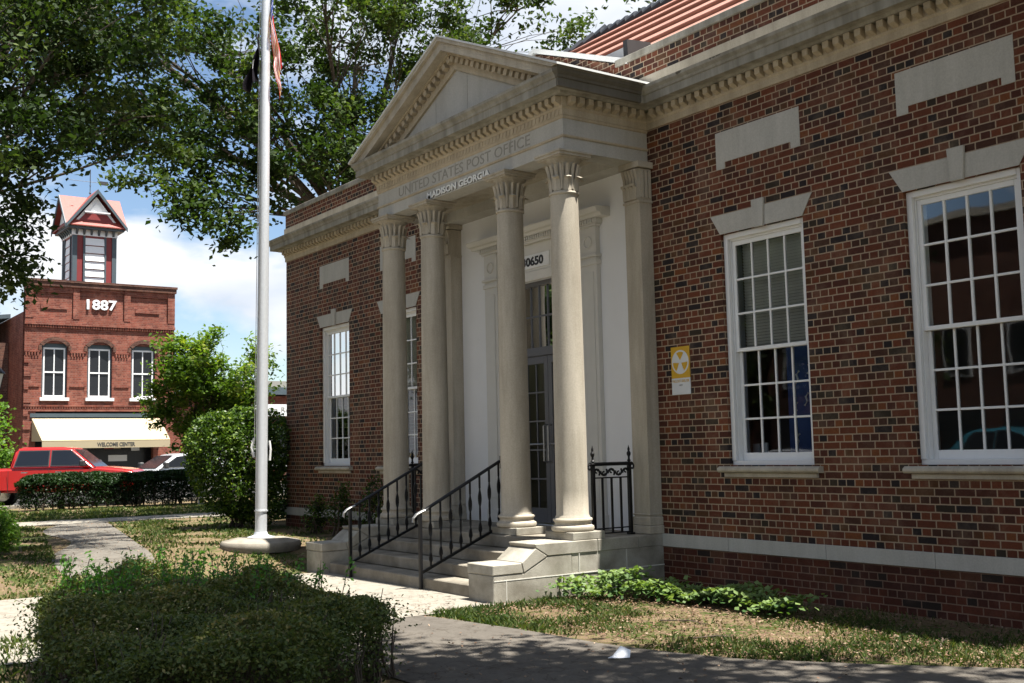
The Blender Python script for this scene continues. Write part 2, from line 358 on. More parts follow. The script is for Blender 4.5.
    def build(s, name, mat, parent=None, smooth=False, bevel=0, seg=1):
        me = bpy.data.meshes.new(name); off = worldloc(parent) if parent else Vector((0, 0, 0))
        if not parent and s.v and getattr(s, 'origin', None): off = Vector(s.origin)
        me.from_pydata([(x - off.x, y - off.y, z - off.z) for x, y, z in s.v], [], s.f)
        me.materials.append(MT[mat])
        bm = bmesh.new(); bm.from_mesh(me); bmesh.ops.recalc_face_normals(bm, faces=bm.faces)
        if bevel: bmesh.ops.bevel(bm, geom=list(bm.edges), offset=bevel, segments=seg, affect='EDGES', clamp_overlap=True)
        bm.to_mesh(me); bm.free()
        if smooth:
            me.polygons.foreach_set('use_smooth', [True] * len(me.polygons))
            me.set_sharp_from_angle(angle=R(smooth if smooth is not True else 40))
        o = bpy.data.objects.new(name, me); COL.objects.link(o)
        if parent: o.parent = parent
        elif off.length: o.location = off
        return o

def tag(o, label=None, cat=None, group=None, kind=None):
    if label: o['label'] = label
    if cat: o['category'] = cat
    if group: o['group'] = group
    if kind: o['kind'] = kind
    return o
def thing(name, loc, label, cat, group=None):
    o = bpy.data.objects.new(name, None); COL.objects.link(o); o.location = loc; o.empty_display_size = .2
    return tag(o, label, cat, group)
def copy_tree(o, parent=None):
    c = o.copy(); COL.objects.link(c)
    if parent: c.parent = parent
    for ch in o.children: copy_tree(ch, c)
    return c
def text_mesh(name, s, size, mat, parent, origin, xdir=(1, 0, 0), zdir=(0, 0, 1), depth=.01, width=None, bold=0.0, space=1.0):
    cu = bpy.data.curves.new(name, 'FONT'); cu.body = s; cu.size = size; cu.extrude = depth / 2; cu.offset = bold; cu.space_character = space
    cu.align_x = 'CENTER'; cu.align_y = 'CENTER'; cu.resolution_u = 3
    t = bpy.data.objects.new(name, cu); COL.objects.link(t); bpy.context.view_layer.update()
    dg = bpy.context.evaluated_depsgraph_get(); me = bpy.data.meshes.new_from_object(t.evaluated_get(dg))
    bpy.data.objects.remove(t); bpy.data.curves.remove(cu)
    xs = [v.co.x for v in me.vertices]; ys = [v.co.y for v in me.vertices]
    cx, cy = (min(xs) + max(xs)) / 2, (min(ys) + max(ys)) / 2
    sx = (width / (max(xs) - min(xs))) if width else 1.0; sy = size / (max(ys) - min(ys)) if width else 1.0
    X = Vector(xdir).normalized(); Z = Vector(zdir).normalized(); N = X.cross(Z); off = worldloc(parent) if parent else Vector((0, 0, 0))
    for v in me.vertices:
        q = Vector(origin) + X * (v.co.x - cx) * sx + Z * (v.co.y - cy) * sy + N * v.co.z
        v.co = q - off
    me.materials.clear(); me.materials.append(MT[mat]); me.name = name
    o = bpy.data.objects.new(name, me); COL.objects.link(o)
    if parent: o.parent = parent
    return o

def gz(x):
    def ss(a, b, t): t = min(max((t - a) / (b - a), 0), 1); return t * t * (3 - 2 * t)
    return .22 * ss(-2.6, -4.8, x) - .10 * ss(-12, -24, x)

# ================================================================== ground & paths
def grid_sheet(name, xs, ys, mat, dz=0.0, yf=None):
    vs = []; fs = []
    ny = len(ys)
    for x in xs:
        for j, y in enumerate(ys):
            yy = y if yf is None else yf(x, j); vs.append((x, yy, gz(x) + dz))
    for i in range(len(xs) - 1):
        for j in range(ny - 1): fs.append((i * ny + j, i * ny + ny + j, i * ny + ny + j + 1, i * ny + j + 1))
    me = bpy.data.meshes.new(name); me.from_pydata(vs, [], fs); me.materials.append(MT[mat])
    o = bpy.data.objects.new(name, me); COL.objects.link(o); return tag(o, kind='structure')
XS = [-900, -400, -200, -100, -60] + [-50 + .5 * i for i in range(0, 101)] + [.5 * i for i in range(1, 40)] + [25, 40, 80, 200, 900]
grid_sheet('ground', XS, [-900, -300, -100, -60, -30, -15, -8, -4, 0, 4, 8, 20, 60, 200, 900], 'ground')
XSC = [x for x in XS if -13.5 <= x <= -2.0]
grid_sheet('path', XSC, [0, 1], 'palepave', .008, lambda x, j: (-4.4 + (-2.3 - x) * .2) - (0 if j else 1.2 + .2 * math.sin(x)))
grid_sheet('sidewalk', [x for x in XS if -15.5 <= x <= -13.5], [-60, -20, 0, 40, 80], 'concrete', .012)
grid_sheet('walkway', [x for x in XS if -2.0 <= x <= 2.5], [-13.5, -8, -5, -2.36], 'concrete', .012)
PB = [(2.5, -3.45), (2.93, -3.36), (3.9, -3.22), (4.94, -3.15), (5.6, -3.0), (6.16, -2.8), (7.0, -2.2), (7.7, -1.62), (9, -1.25), (16, -1.1), (25, -1.1), (25, -2.9), (16, -2.9), (10, -3.0), (8.9, -3.7), (7.6, -4.6), (6.2, -5.15), (2.5, -5.2)]
mb = MB(); mb.add([(x, y, .010) for x, y in PB], [tuple(range(len(PB)))]); tag(mb.build('path', 'oldpave'), kind='structure')
grid_sheet('sidewalk', [x for x in XS if -15.5 <= x <= 80], [-15.6, -13.9], 'concrete', .014)
# streets with kerbs
grid_sheet('road', [x for x in XS if -41 <= x <= -26], [-900, -60, 0, 60, 900], 'asphalt', .010)
grid_sheet('road', [x for x in XS if -26 <= x <= 200], [-27, -16.5], 'asphalt', .006)
mb = MB(); mb.box(-26, -25.8, -13, 80, gz(-26) - .1, gz(-26) + .1); mb.box(-26, 120, -16.5, -16.3, -.1, gz(-20) + .05)
tag(mb.build('kerb', 'concrete', bevel=.015), kind='structure')
mb = MB(); mb.box(-43.1, -40.9, -60, 80, gz(-42) - .1, gz(-42) + .12); tag(mb.build('pavement', 'concrete'), kind='structure')
mb = MB()
for k in range(14): mb.box(-25 + k * 8, -22 + k * 8, -21.8, -21.65, gz(-25 + k * 8) + .0, gz(-25 + k * 8) + .018)
tag(mb.build('road_marking', 'roadpaint'), kind='structure')

# ================================================================== the post office
PO = thing('post_office', (0, 0, 0), 'red brick post office with white stone portico and tall sash windows', 'building')
W = .595; WX = [-6.447, -4.031, 4.031, 6.447]; WZ0, WZ1 = 1.406, 4.015; BX = 8.623; BD = 13.0
def wall_holes(mb, x0, x1, z0, z1, holes, y, depth):
    xs = sorted({x0, x1} | {h[0] for h in holes} | {h[1] for h in holes}); zs = sorted({z0, z1} | {h[2] for h in holes} | {h[3] for h in holes})
    for i in range(len(xs) - 1):
        for j in range(len(zs) - 1):
            xm, zm = (xs[i] + xs[i + 1]) / 2, (zs[j] + zs[j + 1]) / 2
            if any(h[0] < xm < h[1] and h[2] < zm < h[3] for h in holes): continue
            a, b_, c_, d = xs[i], xs[i + 1], zs[j], zs[j + 1]
            mb.quad((a, y, c_), (b_, y, c_), (b_, y, d), (a, y, d)); mb.quad((a, y + depth, c_), (b_, y + depth, c_), (b_, y + depth, d), (a, y + depth, d))
    for a, b_, c_, d in holes:
        mb.quad((a, y, c_), (a, y + depth, c_), (a, y + depth, d), (a, y, d)); mb.quad((b_, y, c_), (b_, y + depth, c_), (b_, y + depth, d), (b_, y, d))
        mb.quad((a, y, c_), (b_, y, c_), (b_, y + depth, c_), (a, y + depth, c_)); mb.quad((a, y, d), (b_, y, d), (b_, y + depth, d), (a, y + depth, d))
mb = MB()
for sx in (-1, 1):
    x0, x1 = (-BX, -2.03) if sx < 0 else (2.03, BX)
    wall_holes(mb, x0, x1, -.3, 5.6, [(w - W, w + W, WZ0, WZ1) for w in WX if w * sx > 0], 0, .3)
mb.box(-BX, -BX + .3, .3, BD, -.3, 5.6); mb.box(BX - .3, BX, .3, BD, -.3, 5.6); mb.box(-BX + .3, BX - .3, BD - .3, BD, -.3, 5.6)
mb.build('brick_wall', 'brick', PO)
mb = MB()   # brick base slightly proud below the belt
for sx in (-1, 1):
    x0, x1 = (-BX - .015, -2.32) if sx < 0 else (2.32, BX + .015); mb = MB(); mb.box(x0, x1, -.015, -.001, -.3, .452); mb.build('base_wall', 'brick_base', PO)
mb = MB()
for sx in (-1, 1):
    e = [2.323, 3.4, 4.75, 6.0, 7.3, BX + .035]; mb = MB()
    for a, b_ in zip(e[:-1], e[1:]): x0, x1 = sorted((a * sx, (b_ - .004) * sx)); mb.box(x0, x1, -.035, -.002, .455, .602)
    mb.build('belt_course', 'stone_panel', PO, bevel=.003)

# stone panels above the windows
for w in WX:
    mb = MB(); a, b_ = w - .611, w + .611; z0, z1, e = 4.765, 5.194, .13
    mb.prism([(a, z0), (a + e, z0), (a + e, z0 + .0745), (b_ - e, z0 + .0745), (b_ - e, z0), (b_, z0), (b_, z1), (a, z1)], 'y', -.006, -.001)
    mb.build('stone_panel', 'stone_panel', PO)

def make_window(w, blinds):
    mb = MB(); f0, f1 = .085, .26; x0, x1, z0, z1 = w - W, w + W, WZ0, WZ1
    mb.box(x0, x0 + .075, f0, f1, z0 + .05, z1); mb.box(x1 - .075, x1, f0, f1, z0 + .05, z1)
    mb.box(x0 + .0755, x1 - .0755, f0, f1, z1 - .085, z1); mb.box(x0 + .001, x1 - .001, f0 - .03, f1, z0, z0 + .0495)
    for d, s_ in ((.04, .022), (.06, .04)):      # brick moulding steps
        mb.box(x0 + .001, x0 + d, f0 - s_, f0 - .001, z0 + .05, z1 - .001); mb.box(x1 - d, x1 - .001, f0 - s_, f0 - .001, z0 + .05, z1 - .001); mb.box(x0 + d + .001, x1 - d - .001, f0 - s_ - .003, f0 - .001, z1 - d, z1 - .001)
    win = mb.build('window', 'white', PO, bevel=.003)
    a, b_ = x0 + .0755, x1 - .0755; zt = z1 - .086; zb = z0 + .05; zm = 2.69
    def sash(lo, hi, y, bot, top):
        m_ = MB(); st = .045
        m_.box(a + .001, a + st, y, y + .035, lo, hi); m_.box(b_ - st, b_ - .001, y, y + .035, lo, hi)
        m_.box(a + st + .001, b_ - st - .001, y, y + .035, lo, lo + bot); m_.box(a + st + .001, b_ - st - .001, y, y + .035, hi - top, hi)
        ga, gb, gl, gh = a + st, b_ - st, lo + bot, hi - top
        for k in (1, 2, 3): c_ = ga + (gb - ga) * k / 4; m_.box(c_ - .011, c_ + .011, y + .004, y + .032, gl, gh)
        for k in (1, 2): c_ = gl + (gh - gl) * k / 3; m_.box(ga, gb, y + .0055, y + .0335, c_ - .011, c_ + .011)
        o = m_.build('sash', 'white', win, bevel=.002)
        return ga, gb, gl, gh, y + .018
    g1_ = sash(zm - .02, zt, .10, .04, .05); g2_ = sash(zb, zm + .02, .145, .085, .04)
    for ga, gb, gl, gh, y in (g1_, g2_):
        MB().add([(ga - .003, y, gl - .003), (gb + .003, y, gl - .003), (gb + .003, y, gh + .003), (ga - .003, y, gh + .003)], [(0, 1, 2, 3)]).build('pane', 'glass', win)
    s = MB()   # sill
    s.prism([(.07, 1.395), (-.055, 1.395), (-.085, 1.375), (-.09, 1.35), (-.075, 1.33), (.0, 1.325), (.07, 1.325)], 'x', w - .71, w + .71)
    s.box(w - .65, w + .65, -.035, .0, 1.277, 1.3245)
    s.build('sill', 'stone', win, bevel=.003)
    l = MB()
    for sx in (-1, 1): l.prism([(w + sx * .068, 4.017), (w + sx * .593, 4.017), (w + sx * .733, 4.24), (w + sx * .082, 4.24)], 'y', -.010, -.001)
    l = l.build('lintel', 'stone_panel', PO); k = MB(); k.prism([(w - .065, 4.005), (w + .065, 4.005), (w + .088, 4.315), (w - .088, 4.315)], 'y', -.035, -.001); k.build('keystone', 'stone_panel', l, bevel=.004)
    if blinds:
        s = MB(); z = z1 - .12; zend = zm + .02 if blinds == 1 else zm + .75
        while z > zend: s.add([(a + .03, .225, z), (b_ - .03, .225, z), (b_ - .03, .25, z - .027), (a + .03, .25, z - .027)], [(0, 1, 2, 3)]); z -= .034
        s.build('blind', 'blind', win)
for w in WX: make_window(w, {4.031: 1, 6.447: 0, -4.031: 1, -6.447: 1}[w])

# entablature & cornice
path_all = [(-BX, BD), (-BX, 0), (-2.26, 0), (-2.26, -1.313), (2.26, -1.313), (2.26, 0), (BX, 0), (BX, BD)]
path_all = [(-BX, BD), (-BX, 0), (-2.26, 0), (-2.26, -1.313), (2.26, -1.313), (2.26, 0), (BX, 0), (BX, BD)]
mb = MB()
mb.sweep(path_all, [(-.05, 5.523), (.02, 5.523), (.02, 5.60), (.035, 5.62), (.035, 5.735), (-.05, 5.735)])
mb.build('frieze', 'stone_warm', PO)
mb = MB()
def dentils(p, q, nrm):
    p, q = Vector(p), Vector(q); L = (q - p).length; n = int(L / .1308); d = (q - p).normalized(); nn = Vector(nrm)
    for i in range(n):
        c_ = p + d * (L * (i + .5) / n); a = c_ - d * .036; b_ = c_ + d * .036
        pts = [a + nn * .036, b_ + nn * .036, b_ + nn * .115, a + nn * .115]
        # cove-shaped bottom
        vs = [(x.x, x.y, 5.733) for x in pts] + [(pts[0].x, pts[0].y, 5.63), (pts[1].x, pts[1].y, 5.63), (pts[2].x, pts[2].y, 5.665), (pts[3].x, pts[3].y, 5.665)]
        mb.add(vs, [(0, 1, 2, 3), (4, 7, 6, 5), (0, 4, 5, 1), (3, 2, 6, 7), (0, 3, 7, 4), (1, 5, 6, 2)])
dentils((-BX, 0), (-2.4, 0), (0, -1)); dentils((2.4, 0), (BX, 0), (0, -1)); dentils((-2.3, -1.313), (2.3, -1.313), (0, -1)); dentils((2.26, -1.3), (2.26, -.1), (1, 0)); dentils((-2.26, -1.3), (-2.26, -.1), (-1, 0)); dentils((-BX, 0), (-BX, BD), (-1, 0))
mb.build('dentil_band', 'stone_warm', PO)
mb = MB()
mb.sweep(path_all, [(-.05, 5.737), (.125, 5.737), (.14, 5.765), (.25, 5.765), (.25, 5.86), (.262, 5.865), (.27, 5.895), (.30, 5.93), (.305, 5.965), (.0, 5.985), (-.05, 5.985)])
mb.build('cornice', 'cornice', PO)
mb = MB()
for sx in (-1, 1):
    x0, x1 = (-BX - .03, -2.2) if sx < 0 else (2.2, BX + .03)
    mb = MB(); mb.box(x0, x1, -.035, .2, 5.987, 6.2); mb.build('parapet_plinth', 'stone', PO)
mb = MB(); mb.box(-BX, -1.6, -.015, .25, 6.201, 6.475); mb.box(1.6, BX, -.015, .25, 6.201, 6.475)
mb.box(-BX, -BX + .25, .251, BD, 6.201, 6.475); mb.box(-1.599, 1.599, .0, .25, 5.8, 6.475)
mb.prism([(-1.9, 6.476), (1.9, 6.476), (0, 7.20)], 'y', .01, .24)
mb.build('parapet', 'brick', PO)
mb = MB()
for sx in (-1, 1):
    x0, x1 = (-BX - .05, -1.75) if sx < 0 else (1.75, BX + .05); mb = MB(); mb.box(x0, x1, -.045, .29, 6.477, 6.565); mb.build('coping', 'stone_dirty', PO, bevel=.006)
mb = MB(); sl_ = (7.20 - 6.476) / 1.9
for sx in (-1, 1): mb.prism([(0, 7.215), (sx * 1.98, 7.215 - sl_ * 1.98), (sx * 1.98, 7.285 - sl_ * 1.98), (0, 7.285)], 'y', -.04, .29)
mb.build('gable_coping', 'flash', PO)

# tiled roof
def roof_tiles():
    mb = MB(); n = 8; y0, z0, y1, z1 = .75, 6.62, 4.9, 9.85
    X1 = 14.0 - 1.8; 
    for k in range(n):
        t0, t1 = k / n, (k + 1) / n
        ya, za, yb, zb = y0 + (y1 - y0) * t0, z0 + (z1 - z0) * t0, y0 + (y1 - y0) * t1, z0 + (z1 - z0) * t1
        xl0 = -8.2 + (ya - y0) * .9; xl1 = -8.2 + (yb - y0) * .9
        # each course: sloping tile face with a raised rolled butt at its lower edge
        mb.add([(xl0, ya - .03, za + .085), (8.3, ya - .03, za + .085), (8.3, yb, zb + .03), (xl1, yb, zb + .03), (xl0, ya - .03, za + .065), (8.3, ya - .03, za + .065), (xl0, ya + .06, za + .0), (8.3, ya + .06, za + .0)],
               [(0, 1, 2, 3), (4, 5, 1, 0), (6, 7, 5, 4)])
    o = mb.build('tile_roof', 'tile', PO)
    mb = MB(); x = -4.5
    while x < 8.3:
        mb.tube([(x, y1, z1 + .03), (x + .26, y1, z1 + .07)], [.085, .105], 8); x += .25
    t = 0
    while t < 1:
        yy = y0 + (y1 - y0) * t; mb.tube([(-8.2 + (yy - y0) * .9, yy, z0 + (z1 - z0) * t + .06), (-8.2 + (yy + .2 - y0) * .9, yy + .2, z0 + (z1 - z0) * (t + .05) + .09)], [.08, .1], 8); t += .045
    mb.build('ridge_tile', 'tiledark', o)
    mb = MB(); mb.add([(-4.465, 4.9, 9.85), (8.3, 4.9, 9.85), (8.3, 12.2, 6.6), (-8.2, 12.2, 6.6)], [(0, 1, 2, 3)]); mb.add([(-8.2, .75, 6.62), (-8.2, 12.2, 6.6), (-4.465, 4.9, 9.85)], [(0, 1, 2)]); mb.add([(8.3, .75, 6.62), (8.3, 12.2, 6.6), (8.3, 4.9, 9.85)], [(0, 1, 2)])
    mb.build('roof_slope', 'tile', o)
    for xv in (-.15, 3.75):
        mb = MB(); mb.prism([(.70, 6.60), (1.55, 7.25), (.70, 7.10)], 'x', xv, xv + 1.25)
        d = mb.build('roof_vent', 'flash', o); mb = MB(); mb.prism([(.70, 6.60), (1.3, 7.0), (1.1, 7.22), (.68, 7.18)], 'x', xv + 1.251, xv + 1.34); mb.build('vent_louver', 'darkplastic', o)
    return o
roof_tiles()
mb = MB(); mb.box(-BX + .3, BX - .3, .3, BD - .3, 6.0, 6.1); mb.build('roof_deck', 'darkplastic', PO)

# portico: platform, steps, cheek walls
mb = MB(); mb.box(-2.325, 2.325, -1.40, .0, -.3, .585); mb.build('porch_base', 'granite', PO)
mb = MB(); mb.box(-1.84, 1.84, -1.42, .0, .5855, .60); mb.build('porch_floor', 'step', PO)
for k, y in enumerate((-2.36, -2.05, -1.74, -1.43)):
    mb = MB(); z = .15 * (k + 1); mb.box(-1.838, 1.838, y, y + .33 if k < 3 else y + .05, z - .15 if k else -.2, z - .002); mb.build('step', 'step', PO, bevel=.012)
for sx in (-1, 1):
    mb = MB(); a, b_ = sorted((sx * 1.84, sx * 2.33))
    # lower body
    mb.prism([(-2.47, -.3), (-1.401, -.3), (-1.401, .46), (-1.60, .46), (-1.74, .455), (-2.07, .298), (-2.47, .298)], 'x', a, b_)
    cw = mb.build('cheek_wall', 'granite', PO, bevel=.01)
    mb = MB(); a -= .006; b_ += .006
    mb.prism([(-2.478, .302), (-2.075, .302), (-2.10, .41), (-2.478, .41)], 'x', a, b_)
    mb.prism([(-2.070, .302), (-1.745, .459), (-1.905, .555), (-2.095, .412)], 'x', a, b_)
    mb.prism([(-1.740, .461), (-1.03, .461), (-1.03, .600), (-1.92, .600), (-1.90, .557)], 'x', a, b_)
    mb.prism([(-1.024, .461), (-.42, .461), (-.42, .600), (-1.024, .600)], 'x', a, b_)
    mb.prism([(-.414, .461), (.0, .461), (.0, .600), (-.414, .600)], 'x', a, b_)
    mb.build('cap_stone', 'granite', cw, bevel=.008)
    # mortar joints
    mb = MB(); xs = sx * 2.332; j0, j1 = sorted((xs, xs + sx * .0025))
    j0, j1 = sorted((sx * 2.3255, sx * 2.3335))
    mb.box(j0, j1, -2.46, -.01, .236 + .0, .246)
    for y in (-2.3, -1.55, -.78): mb.box(j0, j1, y - .004, y + .004, -.05, .236)
    for y in (-1.3, -.6): mb.box(j0, j1, y - .004, y + .004, .246, .46)
    mb.build('mortar_joint', 'joint', cw)
    if sx < 0: pass

# columns
def leaf_strip(mb, cx, cy, ang, r0, z0, z1, w, r1, curl, n=6):
    vs = []; t_ = []
    for i in range(n + 1):
        t = i / n; z = z0 + (z1 - z0) * (t if t < .85 else .85 + (t - .85) * .2) - (curl * .5 * max(0, t - .85) / .15)
        r = r0 + (r1 - r0) * t ** 2 + (curl * max(0, (t - .6) / .4) ** 2)
        ww = w * (1 - .15 * t) * (1 if t < .8 else 1 - (t - .8) / .2 * .6)
        for s_ in (-1, 0, 1):
            a = ang + s_ * ww / 2 / r0; rr = r + (.018 if s_ == 0 else 0)
            vs.append((cx + rr * math.cos(a), cy + rr * math.sin(a), z))
    fs = []
    for i in range(n):
        for k in (0, 1): fs.append((i * 3 + k, i * 3 + k + 1, i * 3 + 4 + k, i * 3 + 3 + k))
    mb.add(vs, fs)
    k = len(mb.v)
for cx in (-2.066, -.947, .947, 2.066):
    cy = -1.171; zb, zn = .845, 4.60; prof = []
    for i in range(13):
        t = i / 12; prof.append((.187 - .022 * t ** 1.6, zb + (zn - zb) * t))
    prof = [(.205, zb - .01), (.200, zb + .012), (.188, zb + .03)] + prof[1:] + [(.166, 4.60), (.178, 4.605), (.182, 4.62), (.176, 4.635), (.165, 4.64)]
    mb = MB(); mb.lathe(prof, (cx, cy, 0), 40); col = mb.build('column', 'stone', PO, smooth=35)
    mb = MB(); mb.lathe([(.225, .690), (.243, .70), (.250, .72), (.243, .745), (.222, .757), (.212, .765), (.207, .785), (.212, .798), (.222, .803), (.230, .815), (.226, .832), (.212, .838), (.20, .838)], (cx, cy, 0), 40); mb.build('base', 'stone', col, smooth=35)
    mb = MB(); mb.bbox(cx - .262, cx + .262, cy - .262 + .055, cy + .262, .602, .689, .006); mb.build('plinth', 'granite', col)
    mb = MB(); mb.lathe([(.140, 4.64), (.140, 4.75), (.146, 4.88), (.17, 4.98), (.205, 5.02), (.21, 5.03)], (cx, cy, 0), 32)
    for i in range(16): leaf_strip(mb, cx, cy, 2 * PI * i / 16, .158, 4.66, 5.01, .047, .212, .016)
    for i in range(8): leaf_strip(mb, cx, cy, 2 * PI * (i + .5) / 8, .166, 4.64, 4.845, .098, .182, .06)
    mb.box(cx - .235, cx + .235, cy - .235, cy + .235, 5.045, 5.075); mb.bbox(cx - .25, cx + .25, cy - .25, cy + .25, 5.076, 5.104, .004); mb.box(cx - .215, cx + .215, cy - .215, cy + .215, 5.028, 5.0445)
    mb.build('capital', 'stone', col)
# pilasters
for sx in (-1, 1):
    a, b_ = sorted((sx * 2.03, sx * 2.31)); mb = MB(); mb.box(a, b_, -.2, -.0, .60, 4.62); pil = mb.build('pilaster', 'stone', PO, bevel=.004)
    mb = MB(); mb.box(a - .03, b_ + .03, -.235, -.0, .602, .70); mb.box(a - .02, b_ + .02, -.222, .0, .701, .80); mb.box(a - .012, b_ + .012, -.214, .0, .82, .84); mb.build('base', 'stone', pil, bevel=.008)
    mb = MB(); mb.box(a, b_, -.199, -.0, 4.621, 5.02); mb.box(a - .012, b_ + .012, -.215, .0, 4.60, 4.63); mb.box(a - .04, b_ + .04, -.245, .0, 5.03, 5.104)
    for i in range(5):
        xx = a + .03 + (b_ - a - .06) * i / 4; mb.prism([(-.2, 4.66), (-.215, 4.66), (-.222, 4.9), (-.25, 4.99), (-.25, 5.01), (-.2, 5.01)], 'x', xx - .022, xx + .022)
    for i in range(4):
        xx = a + .045 + (b_ - a - .09) * i / 3; mb.prism([(-.2, 4.64), (-.232, 4.64), (-.238, 4.78), (-.268, 4.83), (-.262, 4.80), (-.2, 4.80)], 'x', xx - .03, xx + .03)
    for yy in (-.16, -.10, -.04): mb.box(b_ + .001 if sx > 0 else a - .018, b_ + .018 if sx > 0 else a - .001, yy - .02, yy + .02, 4.66, 5.0)
    mb.build('capital', 'stone', pil)
# entablature of the portico
mb = MB()
mb.box(-2.26, 2.26, -1.313, -1.03, 5.106, 5.5225); mb.box(-2.26, -1.97, -1.0299, -.001, 5.106, 5.5225); mb.box(1.97, 2.26, -1.0299, -.001, 5.106, 5.5225)
mb.box(-1.9699, 1.9699, -.28, -.001, 5.106, 5.5225)
ent = mb.build('entablature', 'stone_panel', PO)
mb = MB(); P3 = [(-2.26, 0), (-2.26, -1.313), (2.26, -1.313), (2.26, 0)]
mb.sweep(P3, [(.0005, 5.262), (.012, 5.262), (.018, 5.275), (.018, 5.29), (.0005, 5.296)]); mb.sweep(P3, [(.0005, 5.485), (.010, 5.490), (.018, 5.520), (.0005, 5.521)])
mb.build('moulding', 'stone_warm', ent)
for x in (-1.30, -.1, 1.2): mb = MB(); mb.box(x - .003, x + .003, -1.3155, -1.3132, 5.3, 5.48); mb.build('stone_joint', 'lettergrey', ent)
mb = MB()
for i in range(58):
    x = -2.2 + 4.4 * i / 57; mb.prism([(x - .026, 5.60), (x + .026, 5.60), (x + .018, 5.545), (x, 5.53), (x - .018, 5.545)], 'y', -1.3405, -1.3335)
mb.build('leaf_frieze', 'stone_warm', ent)
text_mesh('engraved_text', 'UNITED STATES POST OFFICE', .135, 'lettergrey', ent, (-.015, -1.3145, 5.388), depth=.003, width=3.24)
text_mesh('letter_shadow', 'MADISON GEORGIA', .092, 'letterdark', ent, (-.037, -1.3160, 5.166), depth=.004, width=1.56, bold=.004)  # dark offset copy, painted shadow of the raised letters
text_mesh('raised_text', 'MADISON GEORGIA', .092, 'letterpale', ent, (-.045, -1.3240, 5.170), depth=.008, width=1.56, bold=.003)
mb = MB(); mb.box(-1.969, 1.969, -1.029, -.281, 5.25, 5.30); mb.build('porch_ceiling', 'stone', PO)

# pediment
mb = MB(); AX, AZ, CX, CZ = 0, 7.13, 2.565, 5.99
def rake(mb, o0, o1, y0, y1, cut=.0):
    # band between perpendicular offsets o0..o1 below the outer edge, both slopes
    sl = (AZ - CZ) / CX; k = math.sqrt(1 + sl * sl)
    for sx in (-1, 1):
        zb = 5.987; 
        def zt(x, o): return AZ - sl * x - o * k
        xe = CX; 
        def xat(o): return min(CX, (AZ - o * k - zb) / sl)
        pts = [(0, zt(0, o0)), (sx * xat(o0), max(zb, zt(xat(o0), o0))), (sx * xat(o1), zb), (0, zt(0, o1))]
        if abs(pts[1][0] - pts[2][0]) < 1e-4: pts.pop(2)
        mb.prism(pts, 'y', y0, y1)
rake(mb, 0, .045, -1.625, -.02); rake(mb, .0455, .155, -1.58, -.02); 
ped = mb.build('pediment', 'stone', PO)
mb = MB(); rake(mb, .1555, .19, -1.455, -.3); rake(mb, .1905, .36, -1.36, -.3); mb.build('raking_moulding', 'stone_warm', ped)
mb = MB(); sl = (AZ - CZ) / CX; k = math.sqrt(1 + sl * sl); L = 2.2
for sx in (-1, 1):
    for i in range(17):
        x = .06 + (1.98) * i / 16; z = AZ - sl * x - .195 * k
        dx, dz = 1 / k, -sl / k; w_, h_ = .038, .075
        p = [(x - dx * w_, z - dz * w_), (x + dx * w_, z + dz * w_), (x + dx * w_ - sl / k * h_, z + dz * w_ - h_ / k), (x - dx * w_ - sl / k * h_, z - dz * w_ - h_ / k)]
        mb.prism([(sx * a, b_) for a, b_ in p], 'y', -1.438, -1.361)
mb.build('raking_dentil', 'stone_warm', ped)
mb = MB(); z0 = 5.987; xx = (AZ - .36 * k - z0) / sl; mb.prism([(-xx, z0), (xx, z0), (0, AZ - .36 * k)], 'y', -1.325, -1.2); mb.build('tympanum', 'stone_panel', ped)
mb = MB()
for x in (-.55, .25): mb.box(x - .003, x + .003, -1.3275, -1.3252, z0, AZ - .37 * k - sl * abs(x))
mb.build('stone_joint', 'lettergrey', ped)
mb = MB()
for sx in (-1, 1):
    mb.prism([(0, AZ + .002), (sx * (CX + .035), CZ + .002 - sl * .035), (sx * (CX + .035), CZ + .028 - sl * .035), (0, AZ + .028)], 'y', -1.645, -.03)
mb.build('portico_roof', 'flash', PO)
for sx in (-1, 1):      # side eave fascia
    a, b_ = sorted((sx * 2.26, sx * 2.555)); mb = MB(); mb.box(a, b_, -1.57, -.31, 5.966, 5.99); mb.build('eave_fascia', 'stone_dirty', ped)

# porch back wall and door
DX, DZ = .83, 3.98
mb = MB(); wall_holes(mb, -2.0299, 2.0299, .58, 5.25, [(-DX, DX, .60, DZ)], 0, .28); mb.build('porch_wall', 'plaster', PO)
mb = MB()
for sx in (-1, 1):
    a, b_ = sorted((sx * .98, sx * 1.30)); mb.box(a, b_, -.07, -.001, .60, 4.12); mb.box(a - .02, b_ + .02, -.09, -.001, .601, .78)
    mb.box(a - .02, b_ + .02, -.09, -.001, 4.00, 4.06); mb.box(a + .06, b_ - .06, -.082, -.0701, .95, 3.9)
    mb.box(a - .0, b_ + .0, -.075, -.001, 4.1205, 4.50); mb.box(a - .03, b_ + .03, -.105, -.001, 4.10, 4.135)
    c_ = (a + b_) / 2; mb.lathe([(.085, -.0755), (.085, -.09), (.065, -.09), (.065, -.0755)], (c_, 0, 4.30), 20, False, 'y')
    a2, b2 = sorted((sx * DX, sx * .95)); mb.box(a2, b2, -.035, -.001, .60, 4.10)
mb.box(-.9499, .9499, -.045, -.001, DZ + .0, DZ + .13); mb.box(-.9799, .9799, -.03, -.001, 4.115, 4.50)
mb.box(-1.33, 1.33, -.10, -.001, 4.501, 4.53); mb.box(-1.36, 1.36, -.115, -.001, 4.5305, 4.595)
for i in range(52): x = -1.33 + 2.66 * i / 51; mb.box(x - .013, x + .013, -.135, -.116, 4.535, 4.59)
